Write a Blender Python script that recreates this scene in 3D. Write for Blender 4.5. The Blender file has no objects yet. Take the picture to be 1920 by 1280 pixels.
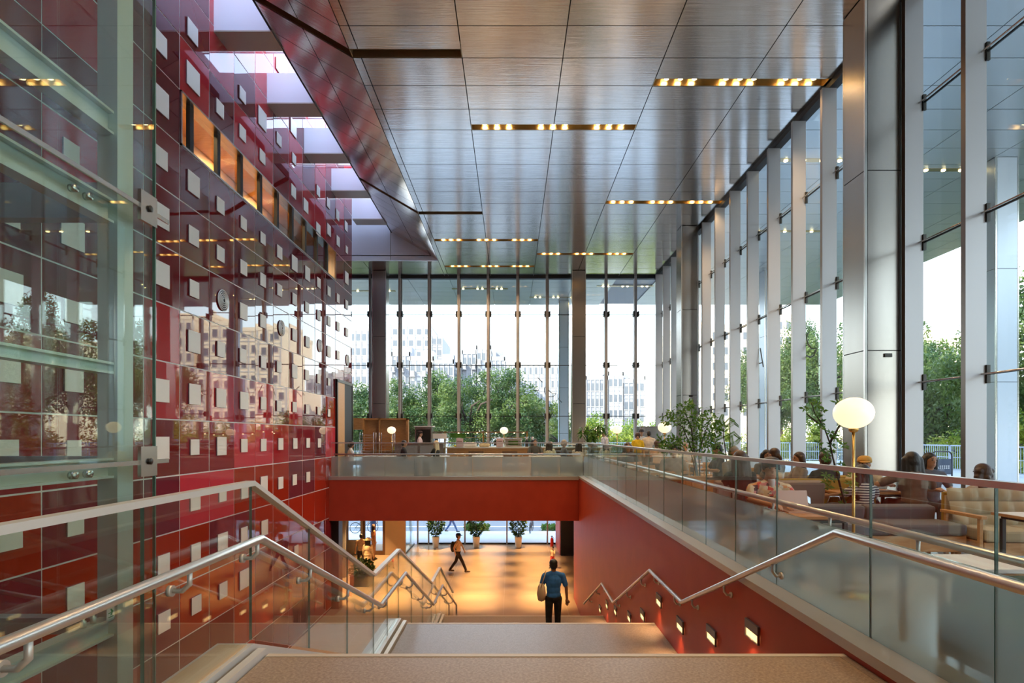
import bpy, bmesh, math, random
from mathutils import Vector, Matrix, Euler
PI = math.pi
R = math.radians
rnd = random.Random(7)
SC = bpy.context.scene
COL = SC.collection

# ---------------------------------------------------------------- camera, sky, sun, exposure
F = 20.0 / 36.0 * 1920            # focal length in pixels (20 mm shift lens)
CZ = 1.5                          # eye height above the cafe floor
cam_d = bpy.data.cameras.new('camera')
cam_d.lens = 20.0
cam_d.sensor_width = 36.0
cam_d.shift_y = (816 - 640) / 1920.0
cam_d.clip_start = 0.05
cam_d.clip_end = 2000
cam = bpy.data.objects.new('camera', cam_d)
COL.objects.link(cam)
cam.location = (0, 0, CZ)
cam.rotation_euler = (R(90), 0, 0)
SC.camera = cam

SC.view_settings.view_transform = 'Standard'
SC.view_settings.look = 'None'
SC.view_settings.exposure = 1.5
SC.view_settings.gamma = 1.0
SC.view_settings.use_curve_mapping = False
SC.cycles.max_bounces = 7
SC.cycles.diffuse_bounces = 3
SC.cycles.glossy_bounces = 4
SC.cycles.transmission_bounces = 6
SC.cycles.transparent_max_bounces = 20
SC.cycles.caustics_reflective = False
SC.cycles.caustics_refractive = False
SC.cycles.sample_clamp_indirect = 4.0
SC.cycles.use_adaptive_sampling = True
SC.cycles.adaptive_threshold = 0.03

world = bpy.data.worlds.new('sky')
SC.world = world
world.use_nodes = True
wn, wl = world.node_tree.nodes, world.node_tree.links
wn.clear()
w_out = wn.new('ShaderNodeOutputWorld')
w_bg = wn.new('ShaderNodeBackground')
w_tc = wn.new('ShaderNodeTexCoord')
w_sep = wn.new('ShaderNodeSeparateXYZ')
w_rmp = wn.new('ShaderNodeValToRGB')
wl.new(w_tc.outputs['Generated'], w_sep.inputs[0])
wl.new(w_sep.outputs['Z'], w_rmp.inputs[0])
cr = w_rmp.color_ramp
cr.elements[0].position = 0.0
cr.elements[0].color = (1.0, 0.99, 0.96, 1)
cr.elements[1].position = 0.5
cr.elements[1].color = (0.52, 0.68, 1.0, 1)
e = cr.elements.new(0.16)
e.color = (0.80, 0.90, 1.0, 1)
wl.new(w_rmp.outputs[0], w_bg.inputs[0])
w_bg.inputs[1].default_value = 2.2
wl.new(w_bg.outputs[0], w_out.inputs[0])

sun_d = bpy.data.lights.new('sun', 'SUN')
sun_d.energy = 5.0
sun_d.color = (1.0, 0.86, 0.66)
sun_d.angle = R(0.6)
sun = bpy.data.objects.new('sun', sun_d)
COL.objects.link(sun)
sun.rotation_euler = Vector((0.55, 0.55, -0.50)).to_track_quat('-Z', 'Y').to_euler()

def area_light(name, loc, sx, sy, power, color, rot=(0, 0, 0), spread=180):
    d = bpy.data.lights.new(name, 'AREA')
    d.shape = 'RECTANGLE'
    d.size, d.size_y = sx, sy
    d.energy = power
    d.color = color
    d.spread = R(spread)
    o = bpy.data.objects.new(name, d)
    COL.objects.link(o)
    o.location = loc
    o.rotation_euler = rot
    return o

WARM = (1.0, 0.66, 0.34)

# ---------------------------------------------------------------- materials
def nodes(name):
    m = bpy.data.materials.new(name)
    m.use_nodes = True
    nt = m.node_tree
    return m, nt.nodes, nt.links, nt.nodes['Principled BSDF']

def mat(name, col, rough=0.5, metal=0.0, col2=None, scale=20.0, detail=3.0, stretch=None, bump=0.0,
        spec=None, ior=None, emit=None, estr=0.0, coat=0.0, aniso=0.0, lo=0.35, hi=0.65, coord='Object', trans=0.0):
    m, n, l, b = nodes(name)
    b.inputs['Base Color'].default_value = (*col, 1)
    b.inputs['Roughness'].default_value = rough
    b.inputs['Metallic'].default_value = metal
    if spec is not None: b.inputs['Specular IOR Level'].default_value = spec
    if ior is not None: b.inputs['IOR'].default_value = ior
    if coat: b.inputs['Coat Weight'].default_value = coat; b.inputs['Coat Roughness'].default_value = 0.03
    if aniso: b.inputs['Anisotropic'].default_value = aniso
    if emit: b.inputs['Emission Color'].default_value = (*emit, 1); b.inputs['Emission Strength'].default_value = estr
    if col2 or bump:
        tc = n.new('ShaderNodeTexCoord'); mp = n.new('ShaderNodeMapping')
        l.new(tc.outputs[coord], mp.inputs[0])
        if stretch: mp.inputs['Scale'].default_value = stretch
        t = n.new('ShaderNodeTexNoise')
        t.inputs['Scale'].default_value = scale; t.inputs['Detail'].default_value = detail
        l.new(mp.outputs[0], t.inputs['Vector'])
        if col2:
            r = n.new('ShaderNodeValToRGB')
            r.color_ramp.elements[0].position = lo; r.color_ramp.elements[0].color = (*col, 1)
            r.color_ramp.elements[1].position = hi; r.color_ramp.elements[1].color = (*col2, 1)
            l.new(t.outputs['Fac'], r.inputs[0]); l.new(r.outputs[0], b.inputs['Base Color'])
        if bump:
            bp = n.new('ShaderNodeBump'); bp.inputs['Strength'].default_value = bump; bp.inputs['Distance'].default_value = 0.02
            l.new(t.outputs['Fac'], bp.inputs['Height']); l.new(bp.outputs[0], b.inputs['Normal'])
    return m

def pane_fresnel(n, l, ior):
    # the same mirror strength from either side of a pane
    fr = n.new('ShaderNodeFresnel'); g_ = n.new('ShaderNodeNewGeometry'); m_ = n.new('ShaderNodeMix'); m_.data_type = 'FLOAT'
    m_.inputs['A'].default_value = ior; m_.inputs['B'].default_value = 1.0 / ior
    l.new(g_.outputs['Backfacing'], m_.inputs['Factor']); l.new(m_.outputs['Result'], fr.inputs[0])
    return fr

def thin_glass(name, tint, refl=1.0, rough=0.0):
    # clear pane: fresnel mix of see-through and mirror
    m, n, l, b = nodes(name)
    n.remove(b)
    out = [x for x in n if x.type == 'OUTPUT_MATERIAL'][0]
    tr = n.new('ShaderNodeBsdfTransparent'); tr.inputs[0].default_value = (*tint, 1)
    gl = n.new('ShaderNodeBsdfGlossy'); gl.inputs['Roughness'].default_value = rough
    gl.inputs[0].default_value = (0.95, 1.0, 0.97, 1)
    fr = pane_fresnel(n, l, 1.42)
    mu = n.new('ShaderNodeMath'); mu.operation = 'MULTIPLY'; mu.inputs[1].default_value = refl; mu.use_clamp = True
    mx = n.new('ShaderNodeMixShader')
    l.new(fr.outputs[0], mu.inputs[0]); l.new(mu.outputs[0], mx.inputs[0])
    l.new(tr.outputs[0], mx.inputs[1]); l.new(gl.outputs[0], mx.inputs[2]); l.new(mx.outputs[0], out.inputs[0])
    return m

def frosted(name, col):
    m, n, l, b = nodes(name)
    n.remove(b)
    out = [x for x in n if x.type == 'OUTPUT_MATERIAL'][0]
    rf = n.new('ShaderNodeBsdfRefraction'); rf.inputs['Roughness'].default_value = 0.20; rf.inputs['IOR'].default_value = 1.12
    rf.inputs[0].default_value = (*col, 1)
    tl = n.new('ShaderNodeBsdfTranslucent'); tl.inputs[0].default_value = (*col, 1)
    df = n.new('ShaderNodeBsdfDiffuse'); df.inputs[0].default_value = (0.86, 0.93, 0.89, 1)
    tp = n.new('ShaderNodeBsdfTransparent'); tp.inputs[0].default_value = (*col, 1)
    gl = n.new('ShaderNodeBsdfGlossy'); gl.inputs['Roughness'].default_value = 0.05
    a = n.new('ShaderNodeMixShader'); a.inputs[0].default_value = 0.20
    b2 = n.new('ShaderNodeMixShader'); b2.inputs[0].default_value = 0.12
    c = n.new('ShaderNodeMixShader'); c.inputs[0].default_value = 0.06
    d = n.new('ShaderNodeMixShader'); fr = pane_fresnel(n, l, 1.35)
    l.new(rf.outputs[0], a.inputs[1]); l.new(tl.outputs[0], a.inputs[2])
    l.new(a.outputs[0], b2.inputs[1]); l.new(df.outputs[0], b2.inputs[2])
    l.new(b2.outputs[0], c.inputs[1]); l.new(tp.outputs[0], c.inputs[2])
    l.new(fr.outputs[0], d.inputs[0]); l.new(c.outputs[0], d.inputs[1]); l.new(gl.outputs[0], d.inputs[2])
    l.new(d.outputs[0], out.inputs[0])
    return m

def leaf_mat(name, c1, c2, scale=1.5, tl=0.45):
    m, n, l, b = nodes(name)
    out = [x for x in n if x.type == 'OUTPUT_MATERIAL'][0]
    tc = n.new('ShaderNodeTexCoord'); t = n.new('ShaderNodeTexNoise'); t.inputs['Scale'].default_value = scale
    l.new(tc.outputs['Object'], t.inputs['Vector'])
    r = n.new('ShaderNodeValToRGB')
    r.color_ramp.elements[0].position = 0.38; r.color_ramp.elements[0].color = (*c1, 1)
    r.color_ramp.elements[1].position = 0.62; r.color_ramp.elements[1].color = (*c2, 1)
    l.new(t.outputs['Fac'], r.inputs[0]); l.new(r.outputs[0], b.inputs['Base Color'])
    b.inputs['Roughness'].default_value = 0.5
    ts = n.new('ShaderNodeBsdfTranslucent'); mx = n.new('ShaderNodeMixShader'); mx.inputs[0].default_value = tl
    l.new(r.outputs[0], ts.inputs[0]); l.new(b.outputs[0], mx.inputs[1]); l.new(ts.outputs[0], mx.inputs[2])
    l.new(mx.outputs[0], out.inputs[0])
    return m

def granite(name, c1, c2):
    m, n, l, b = nodes(name)
    tc = n.new('ShaderNodeTexCoord')
    t = n.new('ShaderNodeTexNoise'); t.inputs['Scale'].default_value = 55; t.inputs['Detail'].default_value = 6
    v = n.new('ShaderNodeTexVoronoi'); v.inputs['Scale'].default_value = 42
    l.new(tc.outputs['Object'], t.inputs['Vector']); l.new(tc.outputs['Object'], v.inputs['Vector'])
    r = n.new('ShaderNodeValToRGB')
    r.color_ramp.elements[0].position = 0.35; r.color_ramp.elements[0].color = (*c1, 1)
    r.color_ramp.elements[1].position = 0.65; r.color_ramp.elements[1].color = (*c2, 1)
    l.new(t.outputs['Fac'], r.inputs[0])
    s = n.new('ShaderNodeMath'); s.operation = 'LESS_THAN'; s.inputs[1].default_value = 0.10
    l.new(v.outputs['Distance'], s.inputs[0])
    mx = n.new('ShaderNodeMix'); mx.data_type = 'RGBA'
    l.new(s.outputs[0], mx.inputs['Factor']); l.new(r.outputs[0], mx.inputs['A']); mx.inputs['B'].default_value = (0.62, 0.54, 0.44, 1)
    l.new(mx.outputs['Result'], b.inputs['Base Color'])
    b.inputs['Roughness'].default_value = 0.35
    return m

def wavy(name, col, rough, metal, ior, strength, coat=0.0):
    m = mat(name, col, rough, metal, scale=1.3, detail=1.0, bump=strength, ior=ior, coat=coat)
    return m

M = {}
M['ceil'] = mat('brushed_ceiling_metal', (0.66, 0.60, 0.545), 0.15, 1.0, col2=(0.76, 0.70, 0.645), scale=3.0, detail=6,
                stretch=(0.35, 9.0, 1.0), bump=0.10, aniso=0.0)
M['soffit'] = mat('soffit_metal', (0.52, 0.56, 0.57), 0.32, 0.85, bump=0.1, scale=1.0)
M['black'] = mat('black_joint', (0.012, 0.012, 0.013), 0.6)
M['dark'] = mat('dark_metal', (0.035, 0.033, 0.03), 0.35, 0.6)
M['steel'] = mat('brushed_steel', (0.60, 0.58, 0.55), 0.25, 1.0)
M['steelcol'] = mat('column_cladding', (0.33, 0.30, 0.275), 0.27, 1.0, col2=(0.37, 0.34, 0.31), scale=2.0, stretch=(1, 1, 0.1))
M['colpale'] = mat('pale_column_cladding', (0.55, 0.62, 0.70), 0.35, 0.3)
M['fin'] = mat('fin_paint', (0.44, 0.43, 0.44), 0.38, 0.35)
M['finedge'] = mat('fin_edge', (0.22, 0.19, 0.17), 0.3, 0.8)
M['mull'] = mat('mullion_paint', (0.40, 0.39, 0.39), 0.45, 0.2)
M['glass'] = thin_glass('window_glass', (0.93, 0.97, 0.95), 1.0)
M['lift'] = thin_glass('green_lift_glass', (0.91, 0.965, 0.94), 1.3)
M['guard'] = thin_glass('guard_glass', (0.95, 0.975, 0.96), 1.25)
M['darkgold'] = mat('unlit_slot_metal', (0.34, 0.25, 0.14), 0.35, 0.8)
M['gedge'] = mat('glass_edge_green', (0.10, 0.20, 0.16), 0.2)
M['frost'] = frosted('frosted_glass', (0.88, 0.95, 0.92))
M['liftsteel'] = mat('pale_green_steel', (0.56, 0.63, 0.58), 0.4, 0.3)
M['cap'] = mat('white_cap_metal', (0.74, 0.73, 0.70), 0.35, 0.35)
M['rail'] = mat('satin_rail_metal', (0.68, 0.65, 0.62), 0.28, 0.85)
M['bracket'] = mat('bracket_metal', (0.66, 0.62, 0.55), 0.4, 0.5)
M['redwall'] = mat('red_plaster', (0.46, 0.050, 0.021), 0.5, col2=(0.50, 0.058, 0.025), scale=2.5, bump=0.05)
M['grout'] = mat('wall_joint', (0.80, 0.78, 0.76), 0.5)
M['tilewhite'] = mat('white_square_panel', (0.86, 0.82, 0.75), 0.5)
M['tileside'] = mat('square_panel_side', (0.20, 0.12, 0.13), 0.4)
RW = dict(maroon=(0.18, 0.012, 0.015), dark=(0.125, 0.012, 0.018), red=(0.44, 0.018, 0.025), pink=(0.60, 0.05, 0.075),
          orange=(0.37, 0.024, 0.008), plum=(0.17, 0.024, 0.042), rose=(0.27, 0.022, 0.033))
for k, c in RW.items():
    M['rw_' + k] = mat('glass_panel_' + k, c, 0.02, 0.0, ior=1.8, bump=0.02, scale=0.9, detail=0.0)
M['granite'] = granite('brown_granite', (0.27, 0.18, 0.115), (0.44, 0.32, 0.215))
M['granite2'] = granite('grey_granite', (0.19, 0.14, 0.105), (0.29, 0.22, 0.17))
M['nosing'] = mat('pale_nosing', (0.62, 0.55, 0.47), 0.4)
M['stone'] = mat('beige_stone_plate', (0.70, 0.52, 0.31), 0.45, col2=(0.76, 0.58, 0.37), scale=4, stretch=(12, 1, 1))
M['curb'] = mat('curb_metal', (0.55, 0.52, 0.48), 0.38, 0.5)
M['floorlow'] = mat('lower_floor_stone', (0.50, 0.37, 0.26), 0.22, col2=(0.56, 0.42, 0.30), scale=0.6)
M['floorcafe'] = mat('cafe_floor', (0.42, 0.44, 0.46), 0.22)
M['paving'] = mat('terrace_paving', (0.55, 0.57, 0.60), 0.6)
M['walk'] = mat('pavement', (0.62, 0.66, 0.74), 0.7)
M['road'] = mat('asphalt', (0.22, 0.23, 0.25), 0.8)
M['white'] = mat('white_paint', (0.75, 0.75, 0.75), 0.5)
M['greywall'] = mat('grey_wall', (0.30, 0.30, 0.31), 0.5)
M['well'] = mat('skylight_lining', (0.74, 0.77, 0.86), 0.45)
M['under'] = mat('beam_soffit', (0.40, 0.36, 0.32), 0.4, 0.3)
M['beige'] = mat('beige_wall', (0.55, 0.43, 0.32), 0.5)
M['wood'] = mat('oak_wood', (0.42, 0.19, 0.065), 0.4, col2=(0.54, 0.27, 0.10), scale=6, stretch=(1, 1, 8))
M['woodh'] = mat('honey_wood', (0.56, 0.30, 0.12), 0.4, col2=(0.66, 0.38, 0.17), scale=5, stretch=(1, 8, 8))
M['wooddark'] = mat('walnut_wood', (0.17, 0.085, 0.045), 0.45)
M['greyfab'] = mat('grey_fabric', (0.13, 0.14, 0.155), 0.9, bump=0.25, scale=220)
M['taupe'] = mat('taupe_fabric', (0.30, 0.25, 0.22), 0.9, bump=0.2, scale=220)
M['beigefab'] = mat('beige_fabric', (0.50, 0.43, 0.30), 0.9, bump=0.25, scale=220)
M['mustard'] = mat('mustard_fabric', (0.42, 0.27, 0.05), 0.9, bump=0.2, scale=200)
M['greenfab'] = mat('dark_green_fabric', (0.03, 0.07, 0.045), 0.9)
M['brass'] = mat('brass', (0.72, 0.46, 0.15), 0.25, 1.0)
M['globe'] = mat('lamp_globe', (0.95, 0.88, 0.72), 0.3, emit=(1.0, 0.80, 0.50), estr=0.42)
M['lamp'] = mat('spot_lens', (1, 0.9, 0.7), 0.3, emit=(1.0, 0.74, 0.36), estr=7.0)
M['gold'] = mat('gold_channel', (0.55, 0.42, 0.24), 0.25, 1.0)
M['steplamp'] = mat('step_lamp_lens', (1, 0.8, 0.5), 0.4, emit=(1.0, 0.62, 0.24), estr=0.8)
M['steplampbox'] = mat('step_lamp_frame', (0.17, 0.14, 0.14), 0.4, 0.4)
M['pot'] = mat('white_pot', (0.72, 0.66, 0.60), 0.45)
M['soil'] = mat('soil', (0.04, 0.025, 0.015), 0.9)
M['trunk'] = mat('bark', (0.045, 0.03, 0.022), 0.9)
M['leafA'] = leaf_mat('tree_leaves', (0.034, 0.078, 0.018), (0.11, 0.165, 0.036), 0.5)
M['leafB'] = leaf_mat('yellow_green_leaves', (0.09, 0.17, 0.016), (0.27, 0.31, 0.03), 0.6)
M['leafC'] = leaf_mat('indoor_leaves', (0.045, 0.13, 0.018), (0.13, 0.27, 0.03), 6)
M['leafD'] = leaf_mat('dark_pot_leaves', (0.02, 0.07, 0.012), (0.06, 0.14, 0.025), 5, 0.25)
M['hedge'] = leaf_mat('hedge_leaves', (0.05, 0.16, 0.02), (0.12, 0.28, 0.04), 3)
M['fence'] = mat('pale_fence_paint', (0.55, 0.62, 0.74), 0.5)
M['bld1'] = mat('pale_render', (0.44, 0.42, 0.40), 0.8)
M['bld2'] = mat('grey_tile_facade', (0.22, 0.22, 0.24), 0.8)
M['bld3'] = mat('warm_tile_facade', (0.80, 0.64, 0.46), 0.8)
M['win'] = mat('dark_window', (0.10, 0.11, 0.13), 0.15)
M['skin'] = mat('skin', (0.52, 0.29, 0.18), 0.5)
M['skin2'] = mat('tan_skin', (0.36, 0.18, 0.10), 0.5)
M['hair'] = mat('black_hair', (0.018, 0.014, 0.012), 0.45, bump=0.3, scale=90, stretch=(1, 1, 0.1))
M['hairbrown'] = mat('brown_hair', (0.06, 0.028, 0.016), 0.45, bump=0.3, scale=90, stretch=(1, 1, 0.1))
M['hairgrey'] = mat('grey_hair', (0.30, 0.29, 0.28), 0.6)
M['paper'] = mat('paper', (0.80, 0.78, 0.78), 0.6)
M['pinkpaper'] = mat('pink_notice', (0.70, 0.55, 0.62), 0.6)
M['rose'] = mat('rose_gold_laptop', (0.55, 0.36, 0.29), 0.35, 0.3)
M['red'] = mat('red_paint', (0.45, 0.02, 0.015), 0.35)
M['green'] = mat('sign_green', (0.02, 0.30, 0.12), 0.5)
M['screen'] = mat('phone_screen', (0.2, 0.3, 0.4), 0.2, emit=(0.55, 0.75, 0.95), estr=0.4)
M['yellow'] = mat('yellow_plastic', (0.75, 0.62, 0.03), 0.5)
M['cream'] = mat('cream_cloth', (0.66, 0.54, 0.36), 0.9)
M['eye'] = mat('eye_dark', (0.02, 0.012, 0.01), 0.2)
M['lip'] = mat('lip', (0.45, 0.16, 0.12), 0.5)

_cloth = {}
def cloth(c):
    if c not in _cloth:
        _cloth[c] = mat('cloth', c, 0.9, col2=tuple(min(1, x * 1.25 + 0.005) for x in c), scale=14)
    return _cloth[c]

def striped():
    m, n, l, b = nodes('navy_and_white_stripes')
    tc = n.new('ShaderNodeTexCoord'); w = n.new('ShaderNodeTexWave'); w.bands_direction = 'Z'
    w.inputs['Scale'].default_value = 9.0; w.inputs['Distortion'].default_value = 1.2; w.inputs['Detail Scale'].default_value = 0.6
    r = n.new('ShaderNodeValToRGB'); r.color_ramp.interpolation = 'CONSTANT'
    r.color_ramp.elements[0].color = (0.05, 0.06, 0.10, 1); r.color_ramp.elements[1].position = 0.5; r.color_ramp.elements[1].color = (0.78, 0.76, 0.74, 1)
    l.new(tc.outputs['Object'], w.inputs['Vector']); l.new(w.outputs['Fac'], r.inputs[0]); l.new(r.outputs[0], b.inputs['Base Color'])
    b.inputs['Roughness'].default_value = 0.9
    return m
M['stripes'] = striped()

def patchwork():
    m, n, l, b = nodes('patterned_shirt_cloth')
    tc = n.new('ShaderNodeTexCoord'); mp = n.new('ShaderNodeMapping'); mp.inputs['Scale'].default_value = (1.0, 1.0, 1.6)
    v = n.new('ShaderNodeTexVoronoi'); v.distance = 'CHEBYCHEV'; v.inputs['Scale'].default_value = 21
    sp = n.new('ShaderNodeSeparateColor')
    r = n.new('ShaderNodeValToRGB'); r.color_ramp.interpolation = 'CONSTANT'
    el = r.color_ramp.elements
    el[0].color = (0.78, 0.62, 0.42, 1); el[1].position = 0.40; el[1].color = (0.66, 0.10, 0.09, 1)
    for p, c in ((0.55, (0.80, 0.74, 0.62, 1)), (0.72, (0.05, 0.05, 0.07, 1)), (0.82, (0.75, 0.35, 0.16, 1)), (0.90, (0.70, 0.30, 0.33, 1))):
        q = el.new(p); q.color = c
    l.new(tc.outputs['Object'], mp.inputs[0]); l.new(mp.outputs[0], v.inputs['Vector'])
    l.new(v.outputs['Color'], sp.inputs[0]); l.new(sp.outputs[0], r.inputs[0]); l.new(r.outputs[0], b.inputs['Base Color'])
    b.inputs['Roughness'].default_value = 0.9
    return m
M['patch'] = patchwork()

# ---------------------------------------------------------------- mesh helpers
class MB:
    def __init__(s):
        s.v, s.f, s.m, s.sm = [], [], [], []
    def add(s, vs, fs, m=0, smooth=False):
        o = len(s.v)
        s.v += [tuple(p) for p in vs]
        for f in fs:
            s.f.append(tuple(i + o for i in f)); s.m.append(m); s.sm.append(smooth)
        return s
    def box(s, x0, y0, z0, x1, y1, z1, m=0, rot=None, piv=None):
        if x0 > x1: x0, x1 = x1, x0
        if y0 > y1: y0, y1 = y1, y0
        if z0 > z1: z0, z1 = z1, z0
        vs = [Vector(p) for p in ((x0,y0,z0),(x1,y0,z0),(x1,y1,z0),(x0,y1,z0),(x0,y0,z1),(x1,y0,z1),(x1,y1,z1),(x0,y1,z1))]
        if rot:
            pv = Vector(piv) if piv else Vector(((x0+x1)/2,(y0+y1)/2,(z0+z1)/2))
            e = Euler(rot).to_matrix()
            vs = [pv + e @ (p - pv) for p in vs]
        return s.add(vs, ((0,3,2,1),(4,5,6,7),(0,1,5,4),(1,2,6,5),(2,3,7,6),(3,0,4,7)), m)
    def prism(s, poly, axis, a, b, m=0):
        # poly: closed list of 2-D points in the plane normal to axis
        n = len(poly)
        def P(p, t):
            return {'x': (t, p[0], p[1]), 'y': (p[0], t, p[1]), 'z': (p[0], p[1], t)}[axis]
        vs = [P(p, a) for p in poly] + [P(p, b) for p in poly]
        fs = [tuple(range(n))[::-1], tuple(range(n, 2 * n))] + [(i, (i + 1) % n, n + (i + 1) % n, n + i) for i in range(n)]
        return s.add(vs, fs, m)
    def tube(s, pts, r, seg=8, m=0, closed=False, smooth=True):
        pts = [Vector(p) for p in pts]
        n = len(pts)
        rs = r if isinstance(r, (list, tuple)) else [r] * n
        vs, fs = [], []
        for i, p in enumerate(pts):
            a = pts[(i - 1) % n] if (closed or i > 0) else p
            b = pts[(i + 1) % n] if (closed or i < n - 1) else p
            d1 = (p - a).normalized() if (p - a).length > 1e-9 else None
            d2 = (b - p).normalized() if (b - p).length > 1e-9 else None
            t = ((d1 or d2) + (d2 or d1)).normalized()
            if i == 0:
                up = Vector((0, 0, 1)) if abs(t.z) < 0.95 else Vector((1, 0, 0))
                x = t.cross(up).normalized()
            else:
                x = (x - t * x.dot(t)).normalized()       # carry the frame along, no twist
            y = x.cross(t).normalized()
            k = 1.0
            for j in range(seg):
                an = 2 * PI * j / seg
                vs.append(p + x * math.cos(an) * rs[i] + y * math.sin(an) * rs[i] * k)
        last = n if closed else n - 1
        for i in range(last):
            i2 = (i + 1) % n
            for j in range(seg):
                j2 = (j + 1) % seg
                fs.append((i * seg + j, i2 * seg + j, i2 * seg + j2, i * seg + j2))
        s.add(vs, fs, m, smooth)
        if not closed:
            o = len(s.v) - len(vs)
            s.f.append(tuple(o + j for j in range(seg))); s.m.append(m); s.sm.append(False)
            s.f.append(tuple(o + (n - 1) * seg + j for j in range(seg))[::-1]); s.m.append(m); s.sm.append(False)
        return s
    def lathe(s, prof, c=(0, 0, 0), seg=20, m=0, smooth=True):
        vs, fs = [], []
        n = len(prof)
        for (r, z) in prof:
            for j in range(seg):
                a = 2 * PI * j / seg
                vs.append((c[0] + r * math.cos(a), c[1] + r * math.sin(a), c[2] + z))
        for i in range(n - 1):
            for j in range(seg):
                j2 = (j + 1) % seg
                fs.append((i * seg + j, i * seg + j2, (i + 1) * seg + j2, (i + 1) * seg + j))
        if prof[0][0] > 1e-6: fs.append(tuple(range(seg))[::-1])
        if prof[-1][0] > 1e-6: fs.append(tuple((n - 1) * seg + j for j in range(seg)))
        return s.add(vs, fs, m, smooth)
    def ell(s, c, r, seg=14, rings=8, m=0, rot=None):
        if not isinstance(r, (tuple, list)): r = (r, r, r)
        e = Euler(rot).to_matrix() if rot else None
        vs, fs = [], []
        for i in range(rings + 1):
            th = PI * i / rings
            for j in range(seg):
                a = 2 * PI * j / seg
                p = Vector((r[0] * math.sin(th) * math.cos(a), r[1] * math.sin(th) * math.sin(a), r[2] * math.cos(th)))
                if e: p = e @ p
                vs.append(Vector(c) + p)
        for i in range(rings):
            for j in range(seg):
                j2 = (j + 1) % seg
                fs.append((i * seg + j, (i + 1) * seg + j, (i + 1) * seg + j2, i * seg + j2))
        return s.add(vs, fs, m, True)
    def mesh(s, name, mats):
        me = bpy.data.meshes.new(name)
        me.from_pydata(s.v, [], s.f)
        for mm in (mats if isinstance(mats, (list, tuple)) else [mats]):
            me.materials.append(mm)
        me.polygons.foreach_set('material_index', s.m)
        me.polygons.foreach_set('use_smooth', s.sm)
        bm = bmesh.new(); bm.from_mesh(me)
        bmesh.ops.remove_doubles(bm, verts=bm.verts, dist=1e-5)
        bm.to_mesh(me); bm.free()
        me.update()
        return me
    def build(s, name, mats, parent=None, world=False, bevel=0.0, loc=None):
        if world and parent is not None:
            L = parent.location
            s.v = [(p[0] - L.x, p[1] - L.y, p[2] - L.z) for p in s.v]
        if parent is None and loc is None and s.v:
            # origin at the base of the thing
            xs = [p[0] for p in s.v]; ys = [p[1] for p in s.v]; zs = [p[2] for p in s.v]
            loc = ((min(xs) + max(xs)) / 2, (min(ys) + max(ys)) / 2, min(zs))
            s.v = [(p[0] - loc[0], p[1] - loc[1], p[2] - loc[2]) for p in s.v]
        o = bpy.data.objects.new(name, s.mesh(name, mats))
        COL.objects.link(o)
        if loc: o.location = loc
        if parent is not None: o.parent = parent
        if bevel:
            b = o.modifiers.new('bevel', 'BEVEL'); b.width = bevel; b.segments = 2; b.limit_method = 'ANGLE'
        return o

def tag(o, label, cat, group=None):
    o['label'] = label; o['category'] = cat
    if group: o['group'] = group
    return o
def thing(name, label, cat, loc=(0, 0, 0), rotz=0.0, group=None):
    o = bpy.data.objects.new(name, None)
    o.empty_display_size = 0.1
    COL.objects.link(o)
    o.location = loc; o.rotation_euler = (0, 0, rotz)
    return tag(o, label, cat, group)
def struct_root(name, loc=(0, 0, 0)):
    o = bpy.data.objects.new(name, None)
    COL.objects.link(o); o.location = loc; o['kind'] = 'structure'
    return o
def struct(o):
    o['kind'] = 'structure'
    return o
def copy_tree(o, parent=None):
    c = o.copy(); COL.objects.link(c)
    if parent is not None: c.parent = parent
    for ch in o.children:
        copy_tree(ch, c)
    return c
def another(proto, loc, rotz=None, label=None, scale=None):
    c = copy_tree(proto)
    c.location = loc
    if rotz is not None: c.rotation_euler = (0, 0, rotz)
    if label: c['label'] = label
    if scale: c.scale = (scale, scale, scale) if not isinstance(scale, tuple) else scale
    return c
def W(px, py, Y):
    # a point of the place measured from the photograph at distance Y
    return Vector(((px - 960) * Y / F, Y, CZ - (py - 816) * Y / F))
# ---------------------------------------------------------------- large structure
XW = -6.24          # red glass wall
XR = 2.28           # red plaster wall of the stair
HC = 7.34 + CZ      # ceiling
YB = 19.4           # far edge of the stair opening
YF = 26.4           # far glass wall
XG = 6.75           # right glass wall
YL = 31.4           # glass wall of the lower floor

# floors
fl = MB()
fl.box(XR + 0.02, -6, -0.35, XG + 0.1, YF, 0.0)
fl.box(-9.5, YB + 0.25, -0.35, XR + 0.02, YF, 0.0)
struct(fl.build('floor', M['floorcafe']))
lo = MB()
lo.box(-10, -6, -4.8, 5.0, YL, -4.5)
struct(lo.build('floor_lower', M['floorlow']))
jo = MB()
for k in range(-2, 12):
    jo.box(-10, 5.9 + k * 2.6, -4.5, 5.0, 5.906 + k * 2.6, -4.4985)
for k in range(-4, 3):
    jo.box(-0.3 + k * 2.2, -6, -4.5, -0.294 + k * 2.2, 31.4, -4.4985)
struct(jo.build('trim_1', M['beige']))
lc = MB(); lc.box(-10, YB + 0.25, -1.45, 5.0, 34.0, -1.41)
struct(lc.build('ceiling_lower', M['beige']))

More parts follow.
